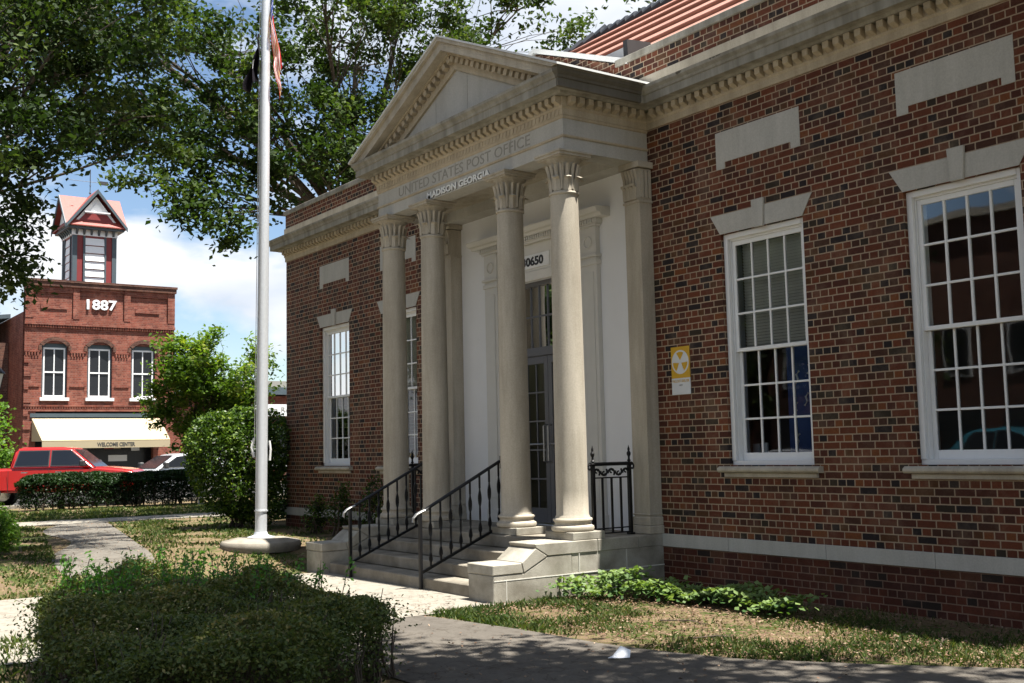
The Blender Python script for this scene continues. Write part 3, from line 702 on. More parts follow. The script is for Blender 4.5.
mb.prism([(0, 4.596), (-.15, 4.596), (-.17, 4.63), (-.22, 4.64), (-.25, 4.69), (-.25, 4.71), (0, 4.72)], 'x', -1.52, 1.52)
sur = mb.build('door_surround', 'surround', PO, bevel=.003)
mb = MB(); mb.box(-.38, .25, -.045, -.031, 4.155, 4.345); mb.build('number_board', 'white', sur)
text_mesh('number_text', '30650', .13, 'blackpaint', sur, (-.12, -.049, 4.25), depth=.006, width=.50, bold=.004)
mb = MB()
for x0, x1, z0, z1 in ((-DX, -DX + .05, .6, DZ), (DX - .05, DX, .6, DZ), (-DX + .0505, DX - .0505, DZ - .06, DZ), (-DX + .0505, DX - .0505, 2.93, 3.05)): mb.box(x0, x1, .06, .18, z0, z1)
for k in range(1, 8): x = -DX + .05 + (2 * DX - .1) * k / 8; mb.box(x - .012, x + .012, .10, .13, 3.0505, DZ - .0605)
mb.box(-DX + .0505, DX - .0505, .102, .128, 3.48, 3.505)
fr = mb.build('door_frame', 'doorgrey', PO, bevel=.003)
MB().add([(-DX + .05, .115, 3.05), (DX - .05, .115, 3.05), (DX - .05, .115, DZ - .06), (-DX + .05, .115, DZ - .06)], [(0, 1, 2, 3)]).build('transom_pane', 'glass', fr)
for sx in (-1, 1):
    mb = MB(); a, b_ = sorted((sx * .004, sx * (DX - .052))); y0, y1 = .08, .125
    mb.box(a, a + .085, y0, y1, .62, 2.925); mb.box(b_ - .085, b_, y0, y1, .62, 2.925); mb.box(a + .0855, b_ - .0855, y0, y1, .62, .82); mb.box(a + .0855, b_ - .0855, y0, y1, 2.82, 2.925)
    for k in (1, 2): x = a + .085 + (b_ - a - .17) * k / 3; mb.box(x - .011, x + .011, y0 + .01, y1 - .01, .8205, 2.8195)
    for z in (1.22, 1.62, 2.02, 2.42): mb.box(a + .0855, b_ - .0855, y0 + .008, y1 - .012, z - .011, z + .011)
    d = mb.build('door', 'doorgrey', PO, bevel=.003)
    MB().add([(a + .08, .104, .81), (b_ - .08, .104, .81), (b_ - .08, .104, 2.83), (a + .08, .104, 2.83)], [(0, 1, 2, 3)]).build('pane', 'glass', d)
    mb = MB(); hx = sx * .05; mb.tube([(hx, .08, 1.45), (hx, .02, 1.47), (hx, .02, 1.95), (hx, .08, 1.97)], .012, 8); mb.tube([(a + .05, .05, 1.70), (b_ - .05, .05, 1.70)], .013, 8); mb.build('handle', 'worn', d, smooth=True)
# interior
mb = MB()
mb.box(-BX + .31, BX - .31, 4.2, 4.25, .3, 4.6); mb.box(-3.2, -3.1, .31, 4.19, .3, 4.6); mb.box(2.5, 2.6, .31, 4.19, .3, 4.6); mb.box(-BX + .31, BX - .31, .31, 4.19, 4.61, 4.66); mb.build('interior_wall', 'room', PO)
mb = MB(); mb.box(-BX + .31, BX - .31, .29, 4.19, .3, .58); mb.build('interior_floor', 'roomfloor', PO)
MT['tube'] = mat_emit('fluorescent', (.95, 1.0, .55), 1.6)
for k, (x, y, z) in enumerate(((-1.95, 1.43, 4.05), (-2.3, 1.95, 3.85))):
    t = thing('ceiling_light', (x, y, z), ['yellow lit pendant strip light inside, upper one behind the door transom', 'yellow lit pendant strip light inside, lower one behind the door transom'][k], 'ceiling light', 'strip lights inside the lobby')
    mb = MB(); mb.box(x - .65, x + .65, y - .03, y + .03, z, z + .045); mb.build('tube', 'tube', t)
    mb = MB(); mb.box(x - .66, x + .66, y - .06, y + .06, z + .046, z + .075); mb.build('housing', 'white', t)
    for s_ in (-.4, .4):
        mb = MB(); mb.tube([(x + s_, y, z + .075), (x + s_, y, 4.609)], .008, 5); mb.build('rod', 'black', t)
# things seen inside the windows
t = thing('clothes_display', (4.0, .6, .9), 'dark blue poster with pale figures behind right edge of middle window', 'poster')
mb = MB(); mb.box(3.78, 4.25, .62, .65, 1.3, 2.75); mb.build('board', 'navy', t)
mb = MB()
for x, z in ((3.86, 1.95), (4.02, 2.05), (3.9, 2.3), (4.08, 2.4), (3.87, 1.6)): mb.tube([(x, .612, z), (x + .04, .612, z + .05), (x + .02, .612, z + .1), (x + .06, .612, z + .14)], .012, 6)
mb.build('figure', 'paper', t)
t = thing('curtain', (3.62, .45, 1.4), 'tan curtain hanging behind left side of middle window', 'curtain')
mb = MB(); pts = [(3.28 + i * .02, .42 + .018 * math.sin(i * 1.6)) for i in range(8)]
for a, b_ in zip(pts[:-1], pts[1:]): mb.quad((a[0], a[1], 1.5), (b_[0], b_[1], 1.5), (b_[0], b_[1], 3.9), (a[0], a[1], 3.9))
mb.build('cloth', 'tan', t)
mb = MB(); mb.origin = (3.9, .4, 1.46); mb.box(3.42, 3.52, .40, .42, 1.52, 1.64); mb.box(3.55, 3.64, .40, .42, 1.53, 1.65); tag(mb.build('notice_card', 'paper'), 'pair of small white cards low behind middle window glass', 'card')
t = thing('office_desk', (7.0, 1.4, .58), 'dark office desk standing inside behind right window', 'desk')
mb = MB(); mb.box(6.2, 7.8, 1.0, 1.8, 1.30, 1.34); mb.build('desk_top', 'tan', t)
for x in (6.25, 7.7):
    mb = MB(); mb.box(x, x + .05, 1.05, 1.75, .581, 1.299); mb.build('leg', 'roomfloor', t)

# fallout sign
FS = thing('shelter_sign', (2.725, -.008, 2.24), 'yellow and white fallout shelter sign fixed to brick wall', 'sign')
x0, x1, z0, z1 = 2.565, 2.875, 2.235, 2.80; zm = 2.43
mb = MB(); mb.box(x0, x1, -.012, -.004, zm, z1); mb.build('upper_plate', 'yellow', FS, bevel=.001)
mb = MB(); mb.box(x0, x1, -.012, -.004, z0, zm - .001); mb.build('lower_plate', 'signwhite', FS, bevel=.001)
cz = (zm + z1) / 2 + .003; cx = (x0 + x1) / 2
mb = MB(); mb.lathe([(.142, -.0145), (.142, -.0122)], (cx, 0, cz), 36, True, 'y'); mb.build('disc', 'signwhite', FS)
mb = MB()
for k in range(3):
    a = PI / 2 + k * 2 * PI / 3; pts = [(cx + .022 * math.cos(a), cz + .022 * math.sin(a))]
    for s_ in (-1, -.5, 0, .5, 1): aa = a + s_ * PI / 6.3; pts.append((cx + .122 * math.cos(aa), cz + .122 * math.sin(aa)))
    mb.prism(pts, 'y', -.0165, -.0147)
mb.build('trefoil', 'yellow', FS)
text_mesh('sign_text', 'FALLOUT SHELTER', .032, 'yellow', FS, (cx, -.0135, zm - .035), depth=.002, width=.28)
text_mesh('sign_text', 'CAPACITY', .012, 'doorgrey', FS, (cx, -.0135, zm - .085), depth=.002, width=.06)

# small threshold of railings --------------------------------------------------
def stair_rail(x, label):
    t = thing('handrail', (x, -2.4, 0), label, 'handrail', 'black iron handrails on the steps')
    mb = MB(); mb.tube([(x, -2.40, .0), (x, -2.40, .90)], .026, 4); mb.build('post', 'black', t)
    mb = MB(); mb.tube([(x, -1.22, .61 if False else 1.40), (x, -1.22, 1.56)], .016, 4); mb.tube([(x, -1.22, .62), (x, -1.22, .80)], .014, 4); mb.build('end_plate', 'black', t)
    top = [(x, -2.33, .94), (x, -1.24, 1.49)]
    mb = MB(); mb.tube(top, .031, 8, .65); mb.build('top_rail', 'black', t)
    mb = MB(); mb.tube([(x, -2.50, .80), (x, -2.49, .85), (x, -2.45, .89), (x, -2.40, .915), (x, -2.335, .938)], [.018, .022, .026, .027, .027], 8, .6); mb.build('worn_end', 'worn', t, smooth=True)
    mb = MB(); mb.tube([(x, -2.40, .20), (x, -1.24, .69)], .022, 4); mb.build('lower_rail', 'black', t)
    n = 8
    for i in range(n):
        y = -2.26 + i * (1.0 / (n - 1)); zt = .94 + (y + 2.33) * (.55 / 1.09); zb = .20 + (y + 2.40) * (.49 / 1.16)
        mb = MB(); vs = []; fs = []; N = 24
        for k in range(N + 1):
            q = k / N; tw = 0
            for c0 in (.25, .5, .75): tw += 1 / (1 + math.exp(-(q - c0) * 60))
            an = tw * PI; wd = .012 + .013 * max(0, math.sin(q * PI * 4)) * (1 if .1 < q < .9 else 0)
            for sx, sy in ((-1, -.5), (1, -.5), (1, .5), (-1, .5)):
                a_, b_ = sx * wd, sy * .012
                vs.append((x + a_ * math.cos(an + PI / 2) - b_ * math.sin(an + PI / 2), y + a_ * math.sin(an + PI / 2) + b_ * math.cos(an + PI / 2), zb + (zt - zb) * q))
        for k in range(N):
            for j in range(4): fs.append((k * 4 + j, k * 4 + (j + 1) % 4, k * 4 + 4 + (j + 1) % 4, k * 4 + 4 + j))
        mb.add(vs, fs).build('baluster', 'black', t)
stair_rail(.70, 'black sloping handrail with twisted balusters, the nearer right one')
stair_rail(-1.12, 'black sloping handrail with twisted balusters, the further left one')

def guard(x, label):
    t = thing('porch_guard', (x, -.55, .6), label, 'railing', 'iron guards at the porch ends')
    ya, yb = -.86, -.36
    if True:
        ya, yb = -.88, -.32
    for y in (ya, yb):
        mb = MB(); mb.tube([(x, y, .602), (x, y, 1.46)], .028, 4); mb.box(x - .035, x + .035, y - .035, y + .035, .602, .625)
        mb.lathe([(.01, 1.46), (.026, 1.475), (.014, 1.49), (.012, 1.52), (.024, 1.545), (.026, 1.565), (.012, 1.59), (.016, 1.61), (.008, 1.635), (.001, 1.66)], (x, y, 0), 10); mb.build('post', 'black', t)
    mb = MB(); mb.tube([(x, ya - .04, 1.44), (x, yb + .04, 1.44)], .032, 8, .7)
    for y, s_ in ((ya - .04, -1), (yb + .04, 1)):
        mb.tube([(x, y + s_ * r_ * math.sin(a), 1.40 + r_ * math.cos(a)) for a, r_ in [(k * .45, .042 - .0032 * k) for k in range(10)]], .012, 6)
    mb.build('top_rail', 'black', t)
    mb = MB(); mb.tube([(x, ya, .69), (x, yb, .69)], .010, 4); mb.tube([(x, ya, 1.28), (x, yb, 1.28)], .011, 4); mb.tube([(x, ya, .635), (x, yb, .635)], .010, 4); mb.build('cross_rail', 'black', t)
    for i in range(3): y = ya + (yb - ya) * (i + 1) / 4; mb = MB(); mb.tube([(x, y, .635), (x, y, 1.28)], .015, 4); mb.build('bar', 'black', t)
    mb = MB()
    for i in range(5):
        yc = ya + .055 + (yb - ya - .11) * i / 4; up = 1 if i % 2 == 0 else -1
        mb.tube([(x, yc + .048 * math.cos(a), 1.345 + up * (.048 * math.sin(a)) - up * .01) for a in [-.6 + k * .55 for k in range(8)]], .012, 6)
        mb.tube([(x, yc + .02 * math.cos(a), 1.345 + up * (.02 * math.sin(a)) + up * .012) for a in [k * .7 for k in range(8)]], .010, 6)
    mb.build('scroll', 'black', t)
guard(2.10, 'black iron scrollwork guard between right column and pilaster')
guard(-2.10, 'black iron scrollwork guard at the far left end of porch')

# ================================================================== flagpole and flags
FX, FY = -4.45, -2.27; FZ = gz(FX)
mb = MB(); mb.origin = (FX, FY, FZ); mb.lathe([(.60, FZ - .05), (.625, FZ + .02), (.62, FZ + .07), (.60, FZ + .095), (.40, FZ + .14)], (FX, FY, 0), 40)
t = thing('flagpole', (FX, FY, FZ), 'tall silver metal flagpole on a round concrete footing', 'flagpole')
mb.build('footing', 'footing', t, smooth=35)
mb = MB(); mb.lathe([(.21, FZ + .14), (.21, FZ + .155), (.14, FZ + .175), (.112, FZ + .19), (.10, FZ + .23)], (FX, FY, 0), 32); mb.build('collar', 'alu', t, smooth=35)
mb = MB(); mb.lathe([(.091, FZ + .2), (.090, 3), (.084, 6), (.071, 9), (.056, 11.5)], (FX, FY, 0), 32); mb.lathe([(.104, FZ + .55), (.104, FZ + .57)], (FX, FY, 0), 32); mb.build('pole', 'alu', t, smooth=35)
mb = MB(); cz = 1.63
rd = Vector((.575, .818, 0)); 
mb.tube([Vector((FX, FY, 1.55)) + rd * .13, Vector((FX, FY, 1.72)) + rd * .14, Vector((FX, FY, 1.86)) + rd * .12], .018, 6); mb.tube([Vector((FX, FY, 1.6)) - rd * .12, Vector((FX, FY, 1.75)) - rd * .16, Vector((FX, FY, 1.9)) - rd * .12], .022, 6)
for a in range(5): mb.tube([Vector((FX, FY, 1.62 + a * .05)) - rd * .11, Vector((FX, FY, 1.66 + a * .05)) - rd * .17, Vector((FX, FY, 1.71 + a * .04)) - rd * .12], .008, 5)
mb.build('cleat_rope', 'cable', t)
mb = MB(); mb.tube([Vector((FX, FY, 1.85)) - rd * .115, Vector((FX, FY, 11.2)) - rd * .085], .006, 5); mb.build('halyard', 'cable', t)

t.rotation_euler = (-.0075, .0053, 0)
def limp_flag(name, label, base, hoist, wtop, wbot, angle, mats, nfold, seed, drop=.35):
    rnd = random.Random(seed); d0 = Vector((math.cos(angle), math.sin(angle), 0)); d1 = Vector((-d0.y, d0.x, 0))
    t = thing(name, base, label, 'flag', 'flags on the pole')
    NU, NV = 36, 40; P = []
    for j in range(NV + 1):
        v = j / NV; w = wtop + (wbot - wtop) * v
        row = []
        for i in range(NU + 1):
            u = i / NU; amp = .05 + .07 * v
            p = Vector(base) + d0 * (.02 + w * u ** 1.1 + .02 * math.sin(v * 7 + u * 9)) + d1 * (amp * math.sin(u * nfold * PI + v * 2.2) + .02 * math.sin(v * 11 + seed)) + Vector((0, 0, -hoist * v - drop * u * (1 - .15 * v) + .03 * math.sin(u * 8)))
            row.append(p)
        P.append(row)
    groups = {}
    for j in range(NV):
        for i in range(NU):
            k = mats(i / NU, j / NV); groups.setdefault(k, []).append((i, j))
    for k, cells in groups.items():
        mb = MB(); 
        for i, j in cells: mb.quad(P[j][i], P[j][i + 1], P[j + 1][i + 1], P[j + 1][i])
        nm = {'flagred': 'red_stripes', 'flagwhite': 'white_stripes', 'flagblue': 'blue_canton', 'flagblack': 'black_cloth', 'star': 'star_dots'}[k]
        o = mb.build(nm, k if k != 'star' else 'flagwhite', t)
MT['flagred'] = mat_leaf('flag_red', [(0, (.50, .03, .035)), (1, (.5, .03, .035))], .3, .7); MT['flagwhite'] = mat_leaf('flag_white', [(0, (.70, .70, .72)), (1, (.7, .7, .72))], .3, .7)
MT['flagblue'] = mat_leaf('flag_blue', [(0, (.03, .06, .25)), (1, (.03, .06, .25))], .3, .7); MT['flagblack'] = mat_leaf('flag_black', [(0, (.012, .010, .016)), (1, (.012, .010, .016))], .1, .7)
def usm(u, v):
    if u < .40 and v < .54:
        return 'flagwhite' if (int(u * 36) % 3 == 1 and int(v * 40) % 3 == 1) else 'flagblue'
    return 'flagred' if int(v * 13) % 2 == 0 else 'flagwhite'
limp_flag('flag', 'red white and blue striped flag hanging limp on the pole', (FX + .035 + .04, FY + .05 + .055, 9.45), .75, .19, .13, math.atan2(.818, .575), usm, 4, 3, 1.55)
limp_flag('flag', 'black flag hanging limp lower on the pole', (FX - .035 + .035, FY - .05 + .05, 8.5), .72, .07, .26, math.atan2(-.818, -.575), lambda u, v: 'flagwhite' if (.45 < u < .55 and .35 < v < .6) else 'flagblack', 4, 5)

# ================================================================== foliage helpers
rng = np.random.default_rng(11)
def leaf_object(name, C, size, mat, parent=None, tint=None, up=.35, aspect=.55, loc=(0, 0, 0), droop=0.0):
    n = len(C); size = np.broadcast_to(np.asarray(size, float), (n,)) * rng.uniform(.7, 1.25, n)
    nrm = rng.normal(size=(n, 3)); nrm[:, 2] = np.abs(nrm[:, 2]) + up; nrm /= np.linalg.norm(nrm, axis=1)[:, None]
    d = rng.normal(size=(n, 3)); d[:, 2] -= droop; d -= nrm * (d * nrm).sum(1)[:, None]; d /= np.linalg.norm(d, axis=1)[:, None]
    s = np.cross(nrm, d); L = size[:, None]; w = L * aspect / 2
    v = np.stack([C - d * L / 2, C - d * L * .05 + s * w + nrm * L * .06, C + d * L / 2, C - d * L * .05 - s * w + nrm * L * .06], 1) - np.array(loc)
    v = v.reshape(-1, 3)
    me = bpy.data.meshes.new(name); me.vertices.add(4 * n); me.vertices.foreach_set('co', v.ravel().astype(np.float32))
    me.loops.add(4 * n); me.loops.foreach_set('vertex_index', np.arange(4 * n, dtype=np.int32))
    me.polygons.add(n); me.polygons.foreach_set('loop_start', np.arange(0, 4 * n, 4, dtype=np.int32)); me.polygons.foreach_set('loop_total', np.full(n, 4, np.int32))
    me.update(calc_edges=True)
    at = me.attributes.new('tint', 'FLOAT', 'FACE')
    tt = rng.beta(1.6, 2.2, n) if tint is None else np.clip(tint, 0, 1)
    at.data.foreach_set('value', tt.astype(np.float32))
    me.materials.append(MT[mat]); o = bpy.data.objects.new(name, me); COL.objects.link(o)
    if parent: o.parent = parent
    else: o.location = loc
    return o

def curve(p, q, n, wob, sag=0.0, rnd=random):
    p, q = Vector(p), Vector(q); L = (q - p).length; pts = []
    off = Vector((0, 0, 0))
    for i in range(n + 1):
        t = i / n; pts.append(p.lerp(q, t) + Vector((math.sin(t * 5 + p.x) * wob * L, math.cos(t * 4 + p.y) * wob * L - wob * L * math.cos(p.y), sag * L * math.sin(t * PI))) * math.sin(t * PI))
    return pts

def tree(name, base, h_fork, r0, lobes, leaf, mat, label, cat='tree', group=None, bark='bark', clump_r=.55, per=95, dens=1.0, lean=(0, 0), seed=1, up=.35):
    rnd = random.Random(seed); t = thing(name, base, label, cat, group); B = Vector(base)
    fork = B + Vector((lean[0], lean[1], h_fork)); tr = MB()
    tr.tube([B + Vector((0, 0, -.2)), B + Vector((0, 0, .15)), B.lerp(fork, .3) + Vector((.1, 0, 0)), B.lerp(fork, .65), fork], [r0 * 1.5, r0 * 1.15, r0, r0 * .9, r0 * .8], 12)
    pts_all = []; tints = []
    lm = MB()
    for (c, rad) in lobes:
        c = Vector(c); rx = rad if isinstance(rad, tuple) else (rad, rad, rad * .75)
        limb = curve(fork, c, 7, .06, .05, rnd); r00 = min(r0 * .5, .03 + .035 * max(rx)); lr = [max(.02, r00 * (1 - i / 7 * .85)) for i in range(8)]; lm.tube(limb, lr, 7)
        vol = rx[0] * rx[1] * rx[2]; nc = max(6, int(dens * 7.5 * vol ** .72))
        for k in range(nc):
            d = Vector((rnd.gauss(0, 1), rnd.gauss(0, 1), rnd.gauss(0, 1))).normalized() * (rnd.random() ** .45)
            cc = c + Vector((d.x * rx[0], d.y * rx[1], d.z * rx[2])); st = limb[rnd.randint(3, 7)]
            tw = curve(st, cc, 3, .08, .04, rnd); lm.tube(tw, [.022 * (r0 / .3) ** .5, .014, .009, .004], 4)
            n = int(per * rnd.uniform(.5, 1.4)); s = clump_r * rnd.uniform(.6, 1.3)
            P = rng.normal(size=(n, 3)) * np.array([s * .55, s * .55, s * .34]); 
            # sprays: stretch along the outward direction
            dd = np.array((cc - st).normalized()); P += np.outer(rng.uniform(-.7, .7, n) * s, dd)
            pts_all.append(P + np.array(cc)); base_t = rnd.uniform(.15, .65); tints.append(np.clip(rng.normal(base_t, .18, n), 0, 1))
    tr.build('trunk', bark, t, smooth=60); lm.build('limbs', 'bark', t)
    A = np.concatenate(pts_all); leaf_object('crown', A, leaf, mat, t, np.concatenate(tints), up=up, loc=base)
    return t, len(A)

# shade tree whose boughs hang in at the upper left
lob = [((-3.6, -6.9, 7.4), 1.7), ((-3.0, -5.9, 6.9), 1.4), ((-3.9, -5.2, 7.5), 1.4), ((-4.6, -7.0, 6.2), 1.4), ((-4.3, -6.6, 5.1), (1.0, .8, .7)), ((-3.0, -6.8, 4.3), (.6, .5, .5)),
       ((-2.6, -6.4, 5.7), (.8, .7, .6)), ((-5.2, -4.6, 6.9), (1.1, .9, .7)), ((-5.0, -5.4, 8.8), 1.8), ((-6.8, -6.6, 8.5), 2.2), ((-7.5, -8.5, 8.5), 2.4), ((-9, -6, 10), 2.4), ((-8, -10, 7.5), 2.2), ((-7.0, -4.0, 8.4), 1.4), ((-6, -9, 10.5), 2.4), ((-3.9, -6.5, 6.2), (1.2, .9, .8)), ((-6.2, -7.3, 4.6), (.9, .8, .7)), ((-6.5, -3.6, 7.0), (.7, .7, .5)), ((-2.8, -3.0, 12.0), (1.6, 1.2, .9)), ((-5.5, -2.4, 12.0), (1.6, 1.2, .9)), ((-8.3, -2.2, 12.6), (1.7, 1.2, .9)), ((-1.2, -4.6, 11.6), (1.2, 1.0, .8)), ((-3.7, -6.1, 4.4), (.7, .6, .55)), ((-3.5, -5.9, 5.2), (.8, .6, .6)), ((-4.2, -6.0, 7.0), (1.2, 1.0, .9)), ((-5.2, -3.9, 7.3), (.9, .8, .6))]
tree('shade_tree', (-8.6, -9.4, gz(-8.6)), 4.0, .38, lob, .105, 'leaf_near', 'dark leafy shade tree whose boughs hang in at upper left', clump_r=.33, per=190, dens=.98, seed=3)
# big oak behind the left wing
lob = [((-16.0, 5.5, 13.5), 3.2), ((-15.0, 1.0, 12.0), 2.8), ((-14.0, -1.4, 9.8), (1.8, 1.6, 1.3)), ((-12.8, .2, 8.9), (1.3, 1.3, 1.1)), ((-13.8, 1.6, 9.9), (1.9, 1.8, 1.4)),
       ((-14.5, 4.2, 11.0), 2.7), ((-13.0, 6.5, 12.5), 2.7), ((-12.0, 8.4, 13.8), (2.4, 2.4, 1.5)), ((-17, 9.5, 15), 2.8), ((-13.4, -2.2, 11.9), (2.1, 1.8, 1.6)), ((-12.8, -1.5, 7.9), (.8, .8, .9)), ((-16.5, -2.5, 13.5), 2.6), ((-12.2, 2.2, 8.8), (1.2, 1.3, 1.5)), ((-13.2, 4.8, 9.2), (2.0, 2.0, 1.5)), ((-14, 7, 17.5), 3.0), ((-12.6, .6, 11.0), (1.5, 1.5, 1.2)), ((-13.0, 3.0, 13.5), 2.4), ((-12.7, -.5, 8.4), .9), ((-12.4, .2, 7.3), (.6, .6, .8)), ((-12.1, -.9, 7.2), (.5, .5, .8)), ((-13.3, .2, 9.9), 1.2), ((-14.7, 3.6, 9.4), 1.4), ((-15.1, 4.5, 11.1), 1.5), ((-12.9, 1.3, 8.2), (.9, .8, .7))]
tree('oak_tree', (-16.4, 5.4, gz(-16)), 7.6, .48, lob, .165, 'leaf_oak', 'tall oak rising behind the left end of the post office', bark='palebark', clump_r=.46, per=150, dens=.46, lean=(.6, -.4), seed=5)
lob = [((-9.0, 16.0, 17.2), 2.6), ((-6.2, 17.5, 18.6), 2.0), ((-11.5, 18, 19), 3.0), ((-8, 19, 21), 3.0), ((-10, 15.5, 14.5), 2.4), ((-11, 13, 16.5), 2.2)]
tree('oak_tree', (-9.5, 18, 0), 9, .4, lob, .22, 'leaf_oak', 'oak top with sky gaps seen above the tiled roof', clump_r=.7, per=70, dens=.8, seed=8)
# tree over the forecourt, out of the picture: shades the path and hedge
lob = [((9.0, -6.2, 9.6), 2.6), ((6.6, -5.2, 9.0), 2.0), ((7.6, -7.8, 9.0), 2.3), ((11.2, -5.0, 10), 2.4), ((10.5, -8.5, 9.5), 2.4), ((8.4, -4.3, 8.6), (2.0, 1.4, 1.2)), ((10.6, -3.4, 8.6), (1.8, 1.2, 1.1)), ((13.0, -3.0, 9.5), (2.2, 1.6, 1.3)), ((13.5, -7, 10), 2.6), ((12, -10.5, 9), 2.6), ((8.5, -10.5, 9), 2.4), ((7.6, -3.5, 8.8), (1.7, 1.0, .9)), ((9.4, -2.5, 8.8), (1.6, .9, .8)), ((11.6, -1.9, 8.8), (1.8, .8, .8)), ((5.9, -4.4, 8.4), (1.3, .9, .8)), ((10.2, -5.6, 8.4), (1.8, 1.4, .9)), ((9.9, -1.2, 9.0), (1.4, .8, .7)), ((12.2, -.6, 9.2), (1.6, .8, .7)), ((8.6, -2.6, 9.4), (1.3, .8, .8)), ((13.5, -1.8, 9.0), (1.6, 1.0, .8))]
tree('shade_tree', (15.5, -7.5, 0), 4.5, .40, lob, .19, 'leaf_near', 'broad shade tree over the forecourt path, outside the picture', clump_r=.55, per=95, dens=1.35, seed=9)
# street trees behind the viewer (their reflection darkens the window glass)
for k, (x, y, z) in enumerate(((-34, -26.5, 8), (-27, -29, 8), (-17, -27.5, 8.5), (-47, -28, 9.5), (-58, -33, 10.5))):
    rr = random.Random(k); lob = [((x + rr.uniform(-2.4, 2.4), y + rr.uniform(-1.5, 1.8), z + rr.uniform(-3.5, 2.5)), 2.6) for i in range(10)]
    tree('street_tree', (x, y, gz(x)), 2.5, .25, lob, .34, 'leaf_near', ['street tree behind the viewer, third from the left of its row', 'street tree behind the viewer, second from the right of its row', 'street tree behind the viewer, rightmost of its row', 'street tree behind the viewer, second from the left of its row', 'street tree behind the viewer, leftmost of its row'][k], clump_r=.8, per=55, dens=.55, seed=30 + k, group='street trees behind the viewer')

# crepe myrtle
lob = [((-22.1, 2.35, 4.1), (1.2, .95, .9)), ((-21.8, 4.25, 3.7), (1.1, .8, 1.0)), ((-22.0, 3.05, 5.0), (.9, .7, .7)), ((-22.3, 1.85, 3.1), (.8, .65, .9)), ((-21.8, 4.80, 4.9), (.45, .34, .85)), ((-21.8, 3.55, 3.0), (1.2, 1.2, .8)), ((-22.0, 2.05, 5.1), (.4, .32, .45)), ((-21.4, 2.95, 3.7), (.9, 1.1, 1.1)), ((-21.6, 4.05, 2.3), (1.0, 1.1, .7)), ((-21.6, 2.65, 2.2), (.9, .9, .6))]
tree('ornamental_tree', (-22, 3.0, gz(-22)), .6, .07, lob, .16, 'leaf_myrtle', 'small yellow-green tree between the flagpole and the 1887 building', bark='palebark', clump_r=.32, per=85, dens=4.2, seed=12, up=.6)
lob = [((-31.4, -1.6, 3.2), (1.1, 1.0, 1.0)), ((-31.2, -2.2, 2.2), (1.3, 1.2, 1.1)), ((-31.2, -1.3, 1.7), (1.1, .9, .9))]
tree('street_tree', (-31.3, -2.0, gz(-31)), .8, .08, lob, .16, 'leaf_crepe', 'small street tree at the left picture edge beside the lamp', clump_r=.4, per=70, dens=3, seed=14)

def bush(name, base, blobs, n, leaf, mat, label, cat='bush', group=None, shell=.8, tint=None, stems=8, up=.3, noise_amp=.08):
    t = thing(name, base, label, cat, group); pts = []; tn = []
    vols = np.array([b_[1][0] * b_[1][1] * b_[1][2] for b_ in blobs]); ns = (n * vols ** .67 / (vols ** .67).sum()).astype(int)
    for (c, r), k in zip(blobs, ns):
        d = rng.normal(size=(k, 3)); d /= np.linalg.norm(d, axis=1)[:, None]; rad = shell + (1 - shell) * rng.random(k) ** .5
        rad = rad + noise_amp * (np.sin(d[:, 0] * 9 + c[0]) * np.cos(d[:, 2] * 8) + np.sin(d[:, 1] * 11) * .6)
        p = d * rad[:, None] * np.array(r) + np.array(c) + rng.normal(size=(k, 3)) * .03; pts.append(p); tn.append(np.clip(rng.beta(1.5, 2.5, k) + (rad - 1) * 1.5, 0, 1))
    A = np.concatenate(pts); keep = A[:, 2] > base[2] + .03; A = A[keep]; T = np.concatenate(tn)[keep]
    st = MB(); rnd = random.Random(int(abs(base[0]) * 10))
    for k in range(stems):
        b_ = blobs[k % len(blobs)]; e = Vector(b_[0]) + Vector((rnd.uniform(-.6, .6) * b_[1][0], rnd.uniform(-.6, .6) * b_[1][1], rnd.uniform(0, .6) * b_[1][2])); s0 = Vector(base) + Vector((rnd.uniform(-.15, .15), rnd.uniform(-.15, .15), -.03))
        st.tube(curve(s0, e, 4, .05), [.022, .018, .014, .010, .006], 5)
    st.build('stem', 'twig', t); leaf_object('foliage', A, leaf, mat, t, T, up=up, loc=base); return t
g = gz(-7)
bush('round_bush', (-9.0, -.9, gz(-9)), [((-9.0, -.9, g + 1.25), (.95, .92, 1.10)), ((-9.1, -.3, g + 1.6), (.8, .72, .72)), ((-8.9, -1.4, g + 1.55), (.7, .55, .72)), ((-9.0, -.5, g + .6), (.7, .8, .55))], 24000, .075, 'leaf_holly', 'large clipped round green bush behind the flagpole', shell=.72, stems=10, noise_amp=.07)
bush('tall_hedge', (-10.6, 1.0, gz(-10)), [((-10.6, .9, g + 1.0), (.7, .9, 1.15)), ((-10.8, 2.0, g + 1.0), (.7, .9, 1.15)), ((-11, 3.2, g + 1.0), (.7, .9, 1.15))], 12000, .07, 'leaf_dark', 'dark tall hedge between the round bush and brick corner', 'hedge', shell=.85)
bush('border_shrub', (-6.3, -5.85, gz(-6.3)), [((-6.4, -5.85, .62), (.42, .40, .38)), ((-6.1, -5.75, .5), (.35, .28, .32)), ((-6.0, -6.25, .5), (.4, .4, .35))], 8000, .05, 'leaf_crepe', 'sunlit yellow-green shrub at the left picture edge', 'shrub', shell=.5)

